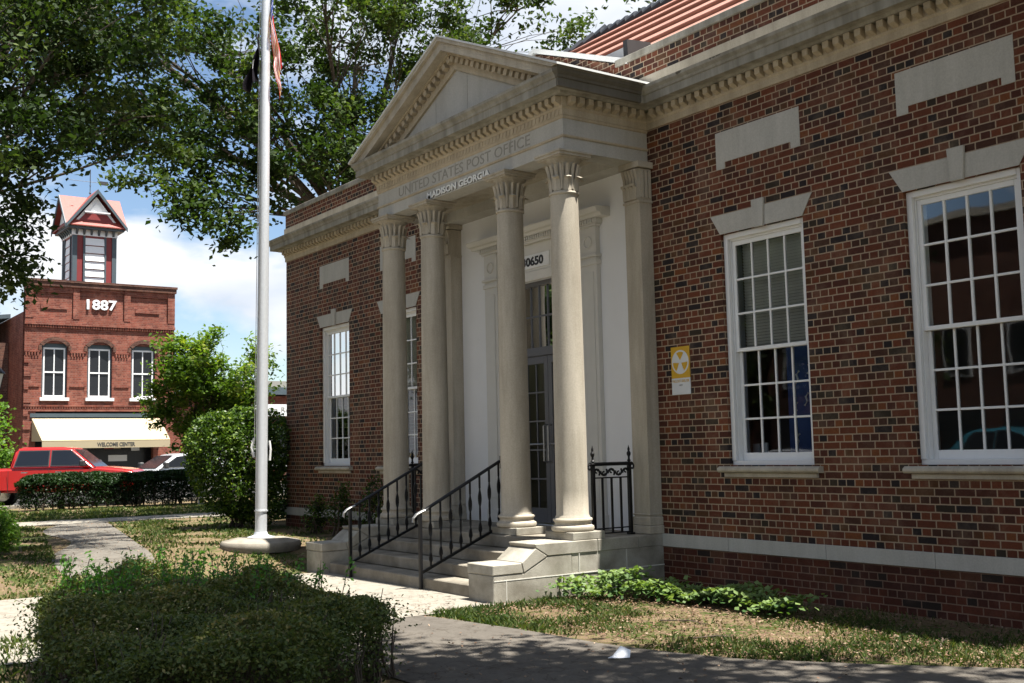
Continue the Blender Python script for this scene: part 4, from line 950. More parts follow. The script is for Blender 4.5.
def box_hedge(name, poly, z0, z1, n, leaf, mat, label, twigs=True, sprigs=None, topvar=.05, cat='hedge', seed=2, stemcol='twig', edge=.12, full=False):
    P = np.array(poly); cx, cy = P.mean(0); base = (float(cx), float(cy), z0)
    t = thing(name, base, label, cat); lo, hi = P.min(0), P.max(0)
    def inside(x, y):
        c_ = np.zeros(len(x), bool); j = len(P) - 1
        for i in range(len(P)):
            xi, yi = P[i]; xj, yj = P[j]; c_ ^= ((yi > y) != (yj > y)) & (x < (xj - xi) * (y - yi) / (yj - yi + 1e-9) + xi); j = i
        return c_
    def dist(x, y):
        d = np.full(len(x), 9.)
        for i in range(len(P)):
            a = P[i]; b_ = P[(i + 1) % len(P)]; ab = b_ - a; tt = np.clip(((x - a[0]) * ab[0] + (y - a[1]) * ab[1]) / (ab @ ab), 0, 1); d = np.minimum(d, np.hypot(x - a[0] - tt * ab[0], y - a[1] - tt * ab[1]))
        return d
    m_ = n * 5; x = rng.uniform(lo[0], hi[0], m_); y = rng.uniform(lo[1], hi[1], m_); k = inside(x, y); x, y = x[k], y[k]; d = dist(x, y)
    top = z1 + topvar * (np.sin(x * 3.1 + y * 1.7) + np.sin(x * 7.3 - y * 5.1) * .6 + np.sin(x * 1.1 + y * 8.3) * .4) - np.clip(edge * 1.3 - d, 0, 1) * .9
    q = rng.random(len(x)); zt = top - np.abs(rng.normal(0, .05, len(x))); zr = z0 + .06 + (top - z0 - .06) * rng.random(len(x)) ** .7
    near = d < edge * 1.6; z = np.where((q < .62) | ~near, zt, zr); inner = (~near) & (q > .8); z = np.where(inner, zr, z)
    hv = np.where(rng.random(len(x)) < .18, .10, .03) if not full else .03
    x = x + rng.normal(0, 1, len(x)) * hv; y = y + rng.normal(0, 1, len(y)) * hv
    # gaps
    gap = np.sin(x * 13 + 1) * np.sin(y * 12) * np.sin(z * 17); keep = gap < .55
    side = near & (z < top - .12)
    if not full: keep &= ~(side & (rng.random(len(x)) < .35))
    # weight to fill borders
    wgt = np.where(near, 1.0, .45); keep &= rng.random(len(x)) < wgt
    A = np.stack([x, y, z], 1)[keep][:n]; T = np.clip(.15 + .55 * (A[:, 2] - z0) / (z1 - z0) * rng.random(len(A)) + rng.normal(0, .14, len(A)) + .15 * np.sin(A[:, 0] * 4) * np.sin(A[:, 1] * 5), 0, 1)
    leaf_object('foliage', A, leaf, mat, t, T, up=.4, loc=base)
    rnd = random.Random(seed); st = MB(); ns = int(60 * (hi[0] - lo[0]) * (hi[1] - lo[1]) / 6)
    for i in range(ns):
        while True:
            x, y = rnd.uniform(lo[0], hi[0]), rnd.uniform(lo[1], hi[1])
            if inside(np.array([x]), np.array([y]))[0]: break
        for b_ in range(5):
            e = (x + rnd.uniform(-.28, .28), y + rnd.uniform(-.28, .28), z1 - rnd.uniform(-.05, .15))
            if not inside(np.array([e[0]]), np.array([e[1]]))[0]: e = (x + (e[0] - x) * .15, y + (e[1] - y) * .15, e[2] - .12)
            st.tube(curve((x + rnd.uniform(-.03, .03), y + rnd.uniform(-.03, .03), z0 - .02), e, 3, .06), [.010, .008, .005, .003], 4)
    st.build('stem', stemcol, t)
    if sprigs is not None:
        pts = []; tt = []; sm = MB()
        for i in range(sprigs[0]):
            x = rnd.uniform(*sprigs[1]); y = rnd.uniform(*sprigs[2])
            if not inside(np.array([x]), np.array([y]))[0]: continue
            hh = rnd.uniform(.1, sprigs[3]); a = rnd.uniform(0, 6.28); tip = Vector((x + .14 * math.cos(a) * hh * 3, y + .14 * math.sin(a) * hh * 3, z1 + hh)); b0 = Vector((x, y, z1 - .15))
            sm.tube([b0, b0.lerp(tip, .5) + Vector((0, 0, .02)), tip], [.004, .003, .002], 4)
            for k in range(int(12 + hh * 60)):
                q = rnd.uniform(.3, 1); p = b0.lerp(tip, q); pts.append((p.x + rnd.gauss(0, .022), p.y + rnd.gauss(0, .022), p.z + rnd.gauss(0, .015)))
        sm.build('shoot', stemcol, t); leaf_object('young_leaves', np.array(pts), leaf * 1.35, sprigs[4], t, loc=base, up=.5)
    return t
box_hedge('low_hedge', [(2.0, -6.6), (1.7, -5.9), (2.6, -5.4), (3.9, -5.1), (4.9, -5.1), (5.35, -5.45), (5.9, -6.0), (6.6, -6.6), (6.2, -7.4), (4.9, -7.5), (3.6, -7.25), (2.7, -7.1)], 0, .60, 125000, .031, 'leaf_hedge', 'wide low loose hedge in the foreground with thin stems', sprigs=(150, (1.5, 4.2), (-7.0, -5.1), .28, 'leaf_sprig'), topvar=.07)
h = gz(-23.5)
box_hedge('clipped_hedge', [(-24.0, -2.0), (-24.0, 3.4), (-23.1, 3.4), (-23.1, -2.0)], h, h + 1.08, 60000, .075, 'leaf_dark', 'long clipped dark hedge in front of the red pickup', topvar=.03, edge=.2, full=True)

# small rose bushes by the left wing wall
for k, (x, y, s) in enumerate(((-4.0, -.55, .95), (-3.35, -.6, .8), (-5.35, -.45, .75), (-6.2, -.5, .55))):
    zz = gz(x); bush('wall_shrub', (x, y, zz), [((x, y, zz + s * .55), (.26, .22, s * .45)), ((x + .12, y, zz + s * .95), (.14, .12, s * .3))], 900, .055, 'leaf_holly',
                     ['leafy shrub against the brick beside the left-hand steps', 'shrub at the porch corner behind the left handrail', 'thin shrub below the leftmost window', 'smallest shrub at the left wing, nearest the building corner'][k], 'shrub', 'shrubs along the left wing wall', shell=.25, stems=5)

# ivy patch
IV = [(x, y) for x, y in ((2.45, -1.55), (2.8, -1.25), (3.3, -1.05), (3.9, -.85), (4.5, -.80), (5.05, -.95))]
pts = []; tn = []; stp = MB()
for k in range(2600):
    t_ = rng.random() * (len(IV) - 1); i = int(t_); f = t_ - i; x = IV[i][0] * (1 - f) + IV[i + 1][0] * f; y = IV[i][1] * (1 - f) + IV[i + 1][1] * f
    x += rng.normal(0, .16); y += rng.normal(0, .15); hmax = .08 + .12 * abs(math.sin(x * 3.3)) + (.16 if 2.75 < x < 3.1 and y > -1.4 else 0)
    z = rng.random() ** .6 * hmax + .03; pts.append((x, y, z)); tn.append(min(1, z / hmax * .7 + rng.random() * .3))
    if k % 9 == 0: stp.tube([(x, y, 0), (x + .02, y, z)], [.004, .003], 4)
ivo = leaf_object('ivy', np.array(pts), .062, 'leaf_ivy', None, np.array(tn), up=1.2, aspect=.85); tag(ivo, 'patch of bright ivy leaves along the foot of the wall', 'ivy', kind='stuff')

# grass blades and litter
def blades(name, regs, label):
    V = []; T = []
    for (x0, x1, y0, y1, n, h, fy) in regs:
        x = rng.uniform(x0, x1, n); y = rng.uniform(y0, y1, n); keep = np.ones(n, bool)
        keep &= (np.sin(x * 2.3 + y * 1.1) * np.sin(y * 3.1 - x) + rng.normal(0, .35, n)) > -.15
        if fy is not None: keep &= fy(x, y)
        x, y = x[keep], y[keep]; n = len(x); z = np.array([gz(a) for a in x]); a = rng.uniform(0, 2 * PI, n); hh = h * rng.uniform(.4, 1.3, n); w = .0035 + .0009 * np.abs(x - 10); lean = rng.normal(0, .5, (n, 2)) * hh[:, None]
        b0 = np.stack([x - w * np.cos(a), y - w * np.sin(a), z], 1); b1 = np.stack([x + w * np.cos(a), y + w * np.sin(a), z], 1)
        m1 = np.stack([x + lean[:, 0] * .4 + w * .7 * np.cos(a), y + lean[:, 1] * .4 + w * .7 * np.sin(a), z + hh * .6], 1); tp = np.stack([x + lean[:, 0], y + lean[:, 1], z + hh], 1)
        V.append(np.stack([b0, b1, m1, tp], 1).reshape(-1, 3)); T.append(np.clip(rng.beta(1.3, 2.2, n) + .15 * np.sin(x * 1.7), 0, 1))
    v = np.concatenate(V); tt = np.concatenate(T); n = len(tt); me = bpy.data.meshes.new(name); me.vertices.add(4 * n); me.vertices.foreach_set('co', v.ravel().astype(np.float32))
    me.loops.add(4 * n); me.loops.foreach_set('vertex_index', np.arange(4 * n, dtype=np.int32)); me.polygons.add(n); me.polygons.foreach_set('loop_start', np.arange(0, 4 * n, 4, dtype=np.int32)); me.polygons.foreach_set('loop_total', np.full(n, 4, np.int32)); me.update(calc_edges=True)
    at = me.attributes.new('tint', 'FLOAT', 'FACE'); at.data.foreach_set('value', tt.astype(np.float32)); me.materials.append(MT['grassblade']); o = bpy.data.objects.new(name, me); COL.objects.link(o)
    return tag(o, label, 'grass', kind='stuff')
pbx = [p[0] for p in PB[:10]]; pby = [p[1] for p in PB[:10]]
def above_path(x, y): return y > np.interp(x, pbx, pby) + rng.normal(.03, .03, len(x))
def edge_strip(x, y): e = np.interp(x, pbx, pby); return (y > e + rng.normal(.03, .03, len(x))) & (y < e + .55 + .5 * np.abs(np.sin(x * 1.3)))
pathc = lambda x, y: ~((y < (-4.4 + (-2.3 - x) * .2)) & (y > (-5.75 + (-2.3 - x) * .2)))
blades('grass', [(2.5, 9, -3.4, -.6, 30000, .045, edge_strip), (2.4, 4.0, -3.4, -1.7, 7000, .05, above_path), (5.5, 9, -2.6, -.5, 9000, .045, above_path), (2.4, 9, -3.3, -.3, 7000, .032, above_path), (5.2, 12, -1.5, -.1, 6000, .05, above_path), (-13, -2.5, -5, -1, 9000, .05, pathc), (-23, -15.6, -6, 6, 16000, .06, None), (-13.4, -6, -6.5, 0, 5000, .05, pathc), (1.2, 4, -9, -6.5, 4000, .06, None), (-7, -2.05, -8.5, -5.0, 9000, .045, pathc)], 'thin patchy grass growing over the lawn and path edges')
def scatter(n, x0, x1, y0, y1, fn=None):
    x = rng.uniform(x0, x1, n); y = rng.uniform(y0, y1, n); 
    if fn is not None: k = fn(x, y); x, y = x[k], y[k]
    return np.stack([x, y, np.array([gz(a) for a in x]) + .018 + rng.random(len(x)) * .012], 1)
A = np.concatenate([scatter(9000, 2.4, 9, -3.0, -.1, above_path), scatter(500, 1, 9, -5.2, -2.5), scatter(3000, -13, -2.4, -6, -.1), scatter(300, -2, 2.4, -9, -2.6), scatter(1200, -23, -13, -6, 5), scatter(1200, -7, -2.1, -8, -5)])
tag(leaf_object('leaf_litter', A, .032, 'litter', None, None, up=2.5, aspect=.6), 'scattered dry leaf litter on soil and paths', 'leaf litter', kind='stuff')
# twigs on the ground
for k, (x, y, a, L) in enumerate(((4.4, -2.0, .3, .5), (6.9, -1.35, 2.2, .6), (5.3, -2.5, 1.0, .4))):
    mb = MB(); mb.origin = (x, y, 0); d = Vector((math.cos(a), math.sin(a), 0)); p = Vector((x, y, .02)); mb.tube([p, p + d * L * .5 + Vector((.02, .03, .02)), p + d * L], [.008, .006, .003], 5); mb.tube([p + d * L * .4, p + d * L * .6 + Vector((.08, .1, .03))], [.005, .002], 4)
    tag(mb.build('fallen_twig', 'twig'), ['dry brown twig lying on the sunlit bare soil', 'dry brown twig in the shade near the wall at right', 'dry brown twig beside the path edge grass'][k], 'twig')
# litter paper
mb = MB(); c_ = Vector((5.58, -3.5, .02)); mb.origin = tuple(c_)
e1 = Vector((.57, .82, 0)); e2 = Vector((-.82, .57, 0)); up_ = Vector((0, 0, 1))
e1 = e1 * .75; e2 = e2 * .75
q = [c_ - e1 * .03, c_ + e1 * .10 + e2 * .01, c_ + e1 * .12 + e2 * .10 + up_ * .045, c_ + e1 * .02 + e2 * .13 + up_ * .075, c_ - e1 * .07 + e2 * .07 + up_ * .01, c_ + e1 * .03 + e2 * .05 + up_ * .03]
q2 = [c_ - e1 * .13 - e2 * .01 + up_ * .004, c_ - e1 * .03 + up_ * .0, c_ - e1 * .06 + e2 * .07 + up_ * .012]
mb.add(q, [(0, 1, 5), (1, 2, 5), (2, 3, 5), (3, 4, 5), (4, 0, 5)]); mb.add(q2, [(0, 1, 2)])
mb.v += [(x, y, z + .002) for x, y, z in mb.v]; nn_ = 9; mb.f += [tuple(i + nn_ for i in reversed(f)) for f in mb.f[:6]]
tag(mb.build('paper_scrap', 'paper'), 'crumpled white paper scrap lying on the shaded path', 'paper')

# ================================================================== the 1887 building across the street
ZSHIFT = 0
OB = thing('brick_building', (-43, 5.5, gz(-43)), 'old red brick building marked 1887 with a roof cupola', 'building')
XF = -43.0; zb = gz(-43); Y0, Y1, ZT = 2.02, 9.05, 9.98
def wall_holes_x(mb, y0, y1, z0, z1, holes, x, depth):
    m2 = MB(); wall_holes(m2, y0, y1, z0, z1, holes, 0, depth); mb.add([(x - y, xx, z) for xx, y, z in m2.v], m2.f)
wins = [(2.80, 3.95), (4.86, 6.03), (6.93, 8.12)]
mb = MB(); wall_holes_x(mb, Y0, Y1, 4.0, ZT, [(a, b_, 4.55, 7.12) for a, b_ in wins], XF, .35)
mb.box(XF - 13, XF - .36, Y0, Y0 + .3, zb - .2, 8.6); mb.box(XF - 13, XF - .36, Y1 - .3, Y1, zb - .2, 8.6); mb.box(XF - .35, XF, Y0, Y0 + .55, zb - .2, 3.999); mb.box(XF - .35, XF, Y1 - .55, Y1, zb - .2, 3.999); mb.box(XF - 13, XF - 12.7, Y0 + .3, Y1 - .3, zb - .2, 8.6)
mb.box(XF - 12.7, XF - .36, Y0 + .3, Y1 - .3, 8.4, 8.5)
mb.build('wall', 'brick_old', OB)
mb = MB(); mb.box(XF + .001, XF + .10, Y0 - .02, Y1 + .02, 7.98, 8.12); mb.box(XF + .001, XF + .07, Y0, Y1, 8.121, 8.30)
n = 60
for i in range(n): y = Y0 + .1 + (Y1 - Y0 - .2) * i / (n - 1); mb.box(XF + .001, XF + .075, y - .035, y + .035, 7.86, 7.979)
for a, b_ in ((Y0, Y0 + .35), (4.15, 4.45), (6.55, 6.85), (Y1 - .35, Y1)): mb.box(XF + .001, XF + .09, a, b_, 8.301, ZT - .16)
mb.box(XF + .001, XF + .07, Y0 + .36, 4.14, ZT - .45, ZT - .16); mb.box(XF + .001, XF + .07, 4.46, 6.54, ZT - .30, ZT - .16); mb.box(XF + .001, XF + .07, 6.86, Y1 - .36, ZT - .45, ZT - .16)
mb.box(XF + .001, XF + .045, 2.7, 3.9, 8.75, 8.98); mb.box(XF + .001, XF + .045, 7.1, 8.3, 8.75, 8.98)
mb.box(XF + .001, XF + .06, Y0, Y1, 4.12, 4.22); mb.box(XF + .001, XF + .04, Y0, Y1, 3.9, 4.0)
for i in range(n): y = Y0 + .1 + (Y1 - Y0 - .2) * i / (n - 1); mb.box(XF + .001, XF + .05, y - .03, y + .03, 4.02, 4.119)
for a, b_ in ((Y0, 2.7), (4.05, 4.76), (6.13, 6.83), (8.22, Y1)):
    mb.box(XF + .001, XF + .05, a, b_, 6.68, 6.76); mb.box(XF + .001, XF + .04, a, b_, 5.05, 5.12)
    k = a + .05
    while k < b_ - .05: mb.box(XF + .001, XF + .045, k, k + .06, 6.5, 6.679); k += .13
for i in range(9): mb.box(XF + .001, XF + .05, Y0, Y0 + (.32 if i % 2 else .2), 1.2 + i * .62, 1.48 + i * .62)
mb.build('brick_trim', 'brick_old', OB)
mb = MB(); mb.box(XF - .4, XF + .16, Y0 - .06, Y1 + .06, ZT - .159, ZT + .05); mb.box(XF - .42, XF + .20, Y0 - .1, Y1 + .1, ZT + .051, ZT + .16); mb.build('parapet_cap', 'brick_dark', OB)
text_mesh('date_text', '1887', .50, 'white', OB, (XF + .05, 5.49, 9.05), (0, 1, 0), (0, 0, 1), .06, 1.42, bold=.014)
for a, b_ in wins:
    mb = MB(); x = XF - .12; m_ = (a + b_) / 2
    mb.box(x - .06, x, a + .08, a + .15, 4.56, 6.92); mb.box(x - .06, x, b_ - .15, b_ - .08, 4.56, 6.92); mb.box(x - .06, x, a + .151, b_ - .151, 6.84, 6.92); mb.box(x - .06, x, a + .151, b_ - .151, 4.56, 4.66); mb.box(x - .055, x + .01, a + .151, b_ - .151, 5.72, 5.79); mb.box(x - .05, x - .004, m_ - .025, m_ + .025, 4.66, 6.84)
    w = mb.build('window', 'white', OB); mb = MB(); mb.box(x + .001, XF + .12, a - .08, b_ + .08, 4.40, 4.549); mb.build('sill', 'white', w)
    mb = MB(); mb.box(x - .05, x - .03, a + .08, b_ - .08, 4.56, 6.92); mb.build('pane', 'darkpane', w)
    mb = MB(); mb.box(x - .04, x - .001, a + .001, b_ - .001, 6.921, 7.119); mb.box(x - .07, x - .03, a, a + .08, 4.55, 6.92); mb.box(x - .07, x - .03, b_ - .08, b_, 4.55, 6.92); mb.build('frame', 'slate', w)
    mb = MB(); N = 10
    for i in range(N):
        t0, t1 = PI * (.2 + .6 * i / N), PI * (.2 + .6 * (i + 1) / N); rr0, rr1, cz_ = .62, .80, 6.62
        f_ = lambda t, r: (m_ - math.cos(t) * r * 1.05, cz_ + math.sin(t) * r)
        mb.prism([f_(t0, rr0), f_(t1, rr0), f_(t1, rr1), f_(t0, rr1)], 'x', XF + .001, XF + .06)
    mb.box(XF + .001, XF + .06, a - .16, a - .02, 6.78, 7.02); mb.box(XF + .001, XF + .06, b_ + .02, b_ + .16, 6.78, 7.02)
    mb.build('window_arch', 'brick_dark', w)
    # brick infill around arch corners
# shopfront
mb = MB(); mb.box(XF - .8, XF - .75, Y0 + .56, Y1 - .56, zb, 3.9); mb.build('shop_window', 'darkpane', OB)
mb = MB(); mb.box(XF - .3, XF + .05, Y0 + .3, Y1 - .3, 3.62, 3.80); mb.build('shop_beam', 'slate', OB)
mb = MB(); mb.box(XF - .3, XF + .05, Y1 - 1.0, Y1 - .56, zb, 3.6); mb.build('brick_pier', 'brick_old', OB)
for y, z, w_, h_, mtl in ((5.9, 2.1, .45, .35, 'salmon'), (6.35, 2.1, .35, .4, 'tan'), (7.2, 2.0, .4, .5, 'paper'), (6.1, 1.5, .9, .3, 'paper'), (4.6, 2.2, .5, .5, 'paper')):
    mb = MB(); mb.box(XF - .74, XF - .735, y, y + w_, z, z + h_); mb.build('poster', mtl, OB)
# awning
AW = thing('awning', (XF, 5.5, 2.3), 'cream canvas awning with welcome center lettering on its valance', 'awning')
mb = MB(); a0, a1, b0, b1 = 2.40, 8.35, 2.55, 8.40
mb.add([(XF + .06, a0, 3.56), (XF + .06, a1, 3.56), (XF + 1.5, b1, 2.50), (XF + 1.5, b0, 2.50), (XF + .06, a0, 3.53), (XF + .06, a1, 3.53), (XF + 1.48, b1, 2.47), (XF + 1.48, b0, 2.47)], [(0, 1, 2, 3), (7, 6, 5, 4), (0, 4, 5, 1), (1, 5, 6, 2), (2, 6, 7, 3), (3, 7, 4, 0)])
mb.add([(XF + .06, a0, 3.53), (XF + 1.48, b0, 2.47), (XF + .06, a0 - .0, 2.5)], [(0, 1, 2)]); mb.add([(XF + .06, a1, 3.53), (XF + 1.48, b1, 2.47), (XF + .06, a1, 2.5)], [(0, 1, 2)])
mb.build('canopy', 'canvas', AW)
mb = MB(); mb.box(XF + 1.481, XF + 1.505, b0, b1, 2.14, 2.469); mb.build('valance', 'canvas', AW)
text_mesh('awning_text', 'WELCOME CENTER', .19, 'letterdark', AW, (XF + 1.51, 5.85, 2.30), (0, 1, 0), (0, 0, 1), .006, 1.75, bold=.006)
# cupola
CU = thing('cupola', (XF - 3.1, 5.65, 8.4), 'red and slate cupola with white louvers and salmon cross-gabled roof', 'cupola')
CU.parent = None
cx0, cx1, cy0, cy1 = XF - 4.25, XF - 2.1, 4.60, 6.75; xm, ym = (cx0 + cx1) / 2, (cy0 + cy1) / 2; zt = 13.1
mb = MB(); mb.box(cx0 + .05, cx1 - .05, cy0 + .05, cy1 - .05, 8.5, zt); mb.build('body', 'redpaint', CU)
mb = MB()
for x in (cx0, cx1 - .22):
    for y in (cy0, cy1 - .22): mb.box(x, x + .22, y, y + .22, 8.51, zt)
mb.box(cx0 - .02, cx1 + .02, cy0 - .02, cy1 + .02, 9.7, 9.9)
for s_ in (0, 1):
    xx = cx1 - .049 if s_ else cx0; 
mb.box(cx1 - .0499, cx1 + .03, ym - .56, ym - .47, 9.9, zt - .3); mb.box(cx1 - .0499, cx1 + .03, ym + .47, ym + .56, 9.9, zt - .3); mb.box(xm - .60, xm - .52, cy0 - .01, cy0 + .0499, 9.9, zt - .3); mb.box(xm + .52, xm + .60, cy0 - .01, cy0 + .0499, 9.9, zt - .3)
mb.build('corner_post', 'slate', CU)
mb = MB()
for z in np.arange(9.95, 12.35, .40):
    mb.prism([(cx1 - .04, z), (cx1 + .04, z), (cx1 - .02, z + .36), (cx1 - .04, z + .36)], 'y', ym - .46, ym + .46)
    mb.prism([(cy0 + .045, z), (cy0 + .005, z), (cy0 + .03, z + .36), (cy0 + .045, z + .36)], 'x', xm - .40, xm + .40)
mb.build('louver', 'white', CU)
mb = MB(); mb.box(cx0 - .03, cx1 + .03, cy0 - .03, cy1 + .03, 12.82, 13.12); mb.build('frieze', 'white', CU)
mb = MB()
for i in range(6): y = cy0 + .18 + (cy1 - cy0 - .36) * i / 5; mb.prism([(cx1 + .031, 12.85), (cx1 + .26, 13.12), (cx1 + .031, 13.12)], 'y', y - .05, y + .05)
for i in range(6): x = cx0 + .18 + (cx1 - cx0 - .36) * i / 5; mb.prism([(cy0 - .031, 12.85), (cy0 - .26, 13.12), (cy0 - .031, 13.12)], 'x', x - .05, x + .05)
mb.box(cx0 - .30, cx1 + .30, cy0 - .30, cy1 + .30, 13.121, 13.22)
mb.build('eave_bracket', 'slate', CU)
e = .42; za, zr = 13.24, 15.0
def gable_prism(mb, ax, zpk, th, over=e):
    if ax == 'y': hw = (cx1 - cx0) / 2 + over; a, b_, c_ = cy0 - over, cy1 + over, xm
    else: hw = (cy1 - cy0) / 2 + over; a, b_, c_ = cx0 - over, cx1 + over, ym
    for s_ in (-1, 1): mb.prism([(c_, zpk), (c_ + s_ * hw, za), (c_ + s_ * hw, za + th), (c_, zpk + th)], 'y' if ax == 'y' else 'x', a, b_)
mb = MB(); gable_prism(mb, 'y', 14.95, .05); mb.build('roof', 'salmon', CU); 
mb = MB(); gable_prism(mb, 'x', 15.1, .055); mb.build('roof', 'salmon', CU)
mb = MB()   # gable faces
hw = (cy1 - cy0) / 2 + .15; xg = cx1 + .18
mb.prism([(ym - hw, 13.25), (ym + hw, 13.25), (ym, 14.82)], 'x', xg - .3, xg); mb.prism([(xm - hw, 13.25), (xm + hw, 13.25), (xm, 14.7)], 'y', cy0 - .18, cy0 + .12)
gf = mb.build('gable', 'white', CU)
mb = MB(); mb.prism([(ym - hw + .15, 13.28), (ym + hw - .15, 13.28), (ym + hw - .70, 13.93), (ym - hw + .70, 13.93)], 'x', xg + .001, xg + .03); mb.build('gable_panel', 'redpaint', gf)
mb = MB()
for (c_, pl, zk) in ((ym, 'x', 15.1), (xm, 'y', 14.95)):
    hw2 = 1.075 + e
    for s_ in (-1, 1):
        pp = [(c_, zk + .06), (c_ + s_ * hw2, za + .06), (c_ + s_ * hw2, za - .14), (c_, zk - .15)]
        if pl == 'x': mb.prism(pp, 'x', cx1 + e, cx1 + e + .05)
        else: mb.prism(pp, 'y', cy0 - e - .05, cy0 - e)
mb.build('bargeboard', 'slate', gf)
mb = MB(); mb.box(cx1 + e - .1, cx1 + e + .02, ym - .62, ym + .62, 13.94, 14.0); mb.prism([(ym - .32, 14.05), (ym + .32, 14.05), (ym, 14.5)], 'x', xg + .001, xg + .05); mb.build('gable_trim', 'white', gf)
mb = MB(); mb.tube([(xm, ym, 14.8), (xm, ym, 16.5)], .02, 6); mb.lathe([(.001, 15.2), (.07, 15.27), (.001, 15.34)], (xm, ym, 0), 10, False); mb.lathe([(.001, 15.6), (.05, 15.65), (.001, 15.7)], (xm, ym, 0), 10, False); mb.tube([(xm, ym - 1.1, 15.85), (xm, ym + .9, 15.85)], .012, 5); mb.box(xm - .01, xm + .01, ym + .45, ym + .9, 15.75, 15.95); mb.build('weather_vane', 'darkplastic', CU)

# darker brick wing to the left of it, and other street buildings
SB = thing('brick_building', (-47, -3, gz(-45)), 'dark brown brick building at the left edge beside the 1887 building', 'building')
mb = MB(); mb.box(-56, -46.5, -8, 2.0, 0, 7.4); mb.build('wall', 'brick_dark', SB)
mb = MB(); mb.prism([(-8.3, 7.401), (2.01, 8.6), (2.01, 8.8), (-8.3, 7.6)], 'x', -56.2, -46.2); mb.build('roof', 'slate', SB)
for y in (-6.5, -4.2, -1.9):
    mb = MB(); mb.box(-46.499, -46.44, y, y + 1.1, 3.6, 5.9); w = mb.build('window', 'white', SB); mb = MB(); mb.box(-46.439, -46.43, y + .1, y + 1.0, 3.7, 5.8); mb.build('pane', 'darkpane', w)
mb = MB(); mb.box(-46.49, -46.4, -7, 1, .4, 3.0); mb.build('shop_window', 'darkpane', SB)
RB = thing('brick_building', (-48, 14, gz(-45)), 'low red brick shop with dark eaves between flagpole and post office corner', 'building')
mb = MB(); mb.box(-58, -46, 9.4, 34, 0, 4.9); mb.build('wall', 'brick_old', RB)
mb = MB(); mb.box(-58.3, -45.4, 9.3, 34.3, 4.95, 5.35); mb.build('eave', 'slate', RB); mb = MB(); mb.box(-58, -46.2, 9.5, 34, 5.351, 5.75); mb.build('roof', 'lettergrey', RB)
for y in (11.5, 15.5, 19.5):
    mb = MB(); mb.box(-45.999, -45.94, y, y + 2.6, 1.0, 3.2); w = mb.build('window', 'white', RB); mb = MB(); mb.box(-45.939, -45.93, y + .12, y + 2.48, 1.12, 3.08); mb.build('pane', 'darkpane', w)
SG = thing('shop_sign', (-44.2, 14.5, gz(-44)), 'long white shop sign with a pointed end by the brick shop', 'sign')
mb = MB(); mb.prism([(12.9, 4.05), (13.4, 4.35), (17.0, 4.35), (17.0, 3.72), (13.4, 3.72)], 'x', -44.3, -44.2); mb.build('panel', 'white', SG)
text_mesh('sign_text', 'Madison Realty', .34, 'lettergrey', SG, (-44.19, 15.0, 4.03), (0, 1, 0), (0, 0, 1), .01, 3.0)
for y in (13.6, 16.8):
    mb = MB(); mb.tube([(-44.25, y, gz(-44)), (-44.25, y, 3.72)], .05, 6); mb.build('post', 'darkplastic', SG)
# buildings across the street behind the camera (seen in the window reflections)
for k, (x0, x1, h_, mtl, lb) in enumerate(((-45, -24.5, 10.5, 'brick_dark', 'brick storefront across the street, furthest left and mirrored in the door glass'), (-24, -6, 10.5, 'brick_dark', 'brick storefront across the street, seen only in the window glass at left'), (-5.5, 12, 9.4, 'brick_dark', 'brick storefront across the street mirrored in the window glass'), (12.5, 30, 7, 'brick_dark', 'dark brick storefront across the street behind the viewer'))):
    t = thing('storefront', ((x0 + x1) / 2, -36, 0), lb, 'building'); mb = MB(); mb.box(x0, x1, -40, -31, -.2, h_); mb.build('wall', mtl, t)
    mb = MB(); mb.box(x0 - .1, x1 + .1, -31.2, -30.8, h_, h_ + .3); mb.build('cornice', 'stone', t)
    x = x0 + 1
    while x < x1 - 2:
        mb = MB(); mb.box(x, x + 1.2, -30.999, -30.95, 4.2, 6.2); w = mb.build('window', 'white', t); mb = MB(); mb.box(x + .1, x + 1.1, -30.949, -30.94, 4.3, 6.1); mb.build('pane', 'darkpane', w)
        mb = MB(); mb.box(x - .3, x + 1.6, -30.999, -30.95, .4, 2.9); mb.build('shop_window', 'darkpane', t); x += 2.8

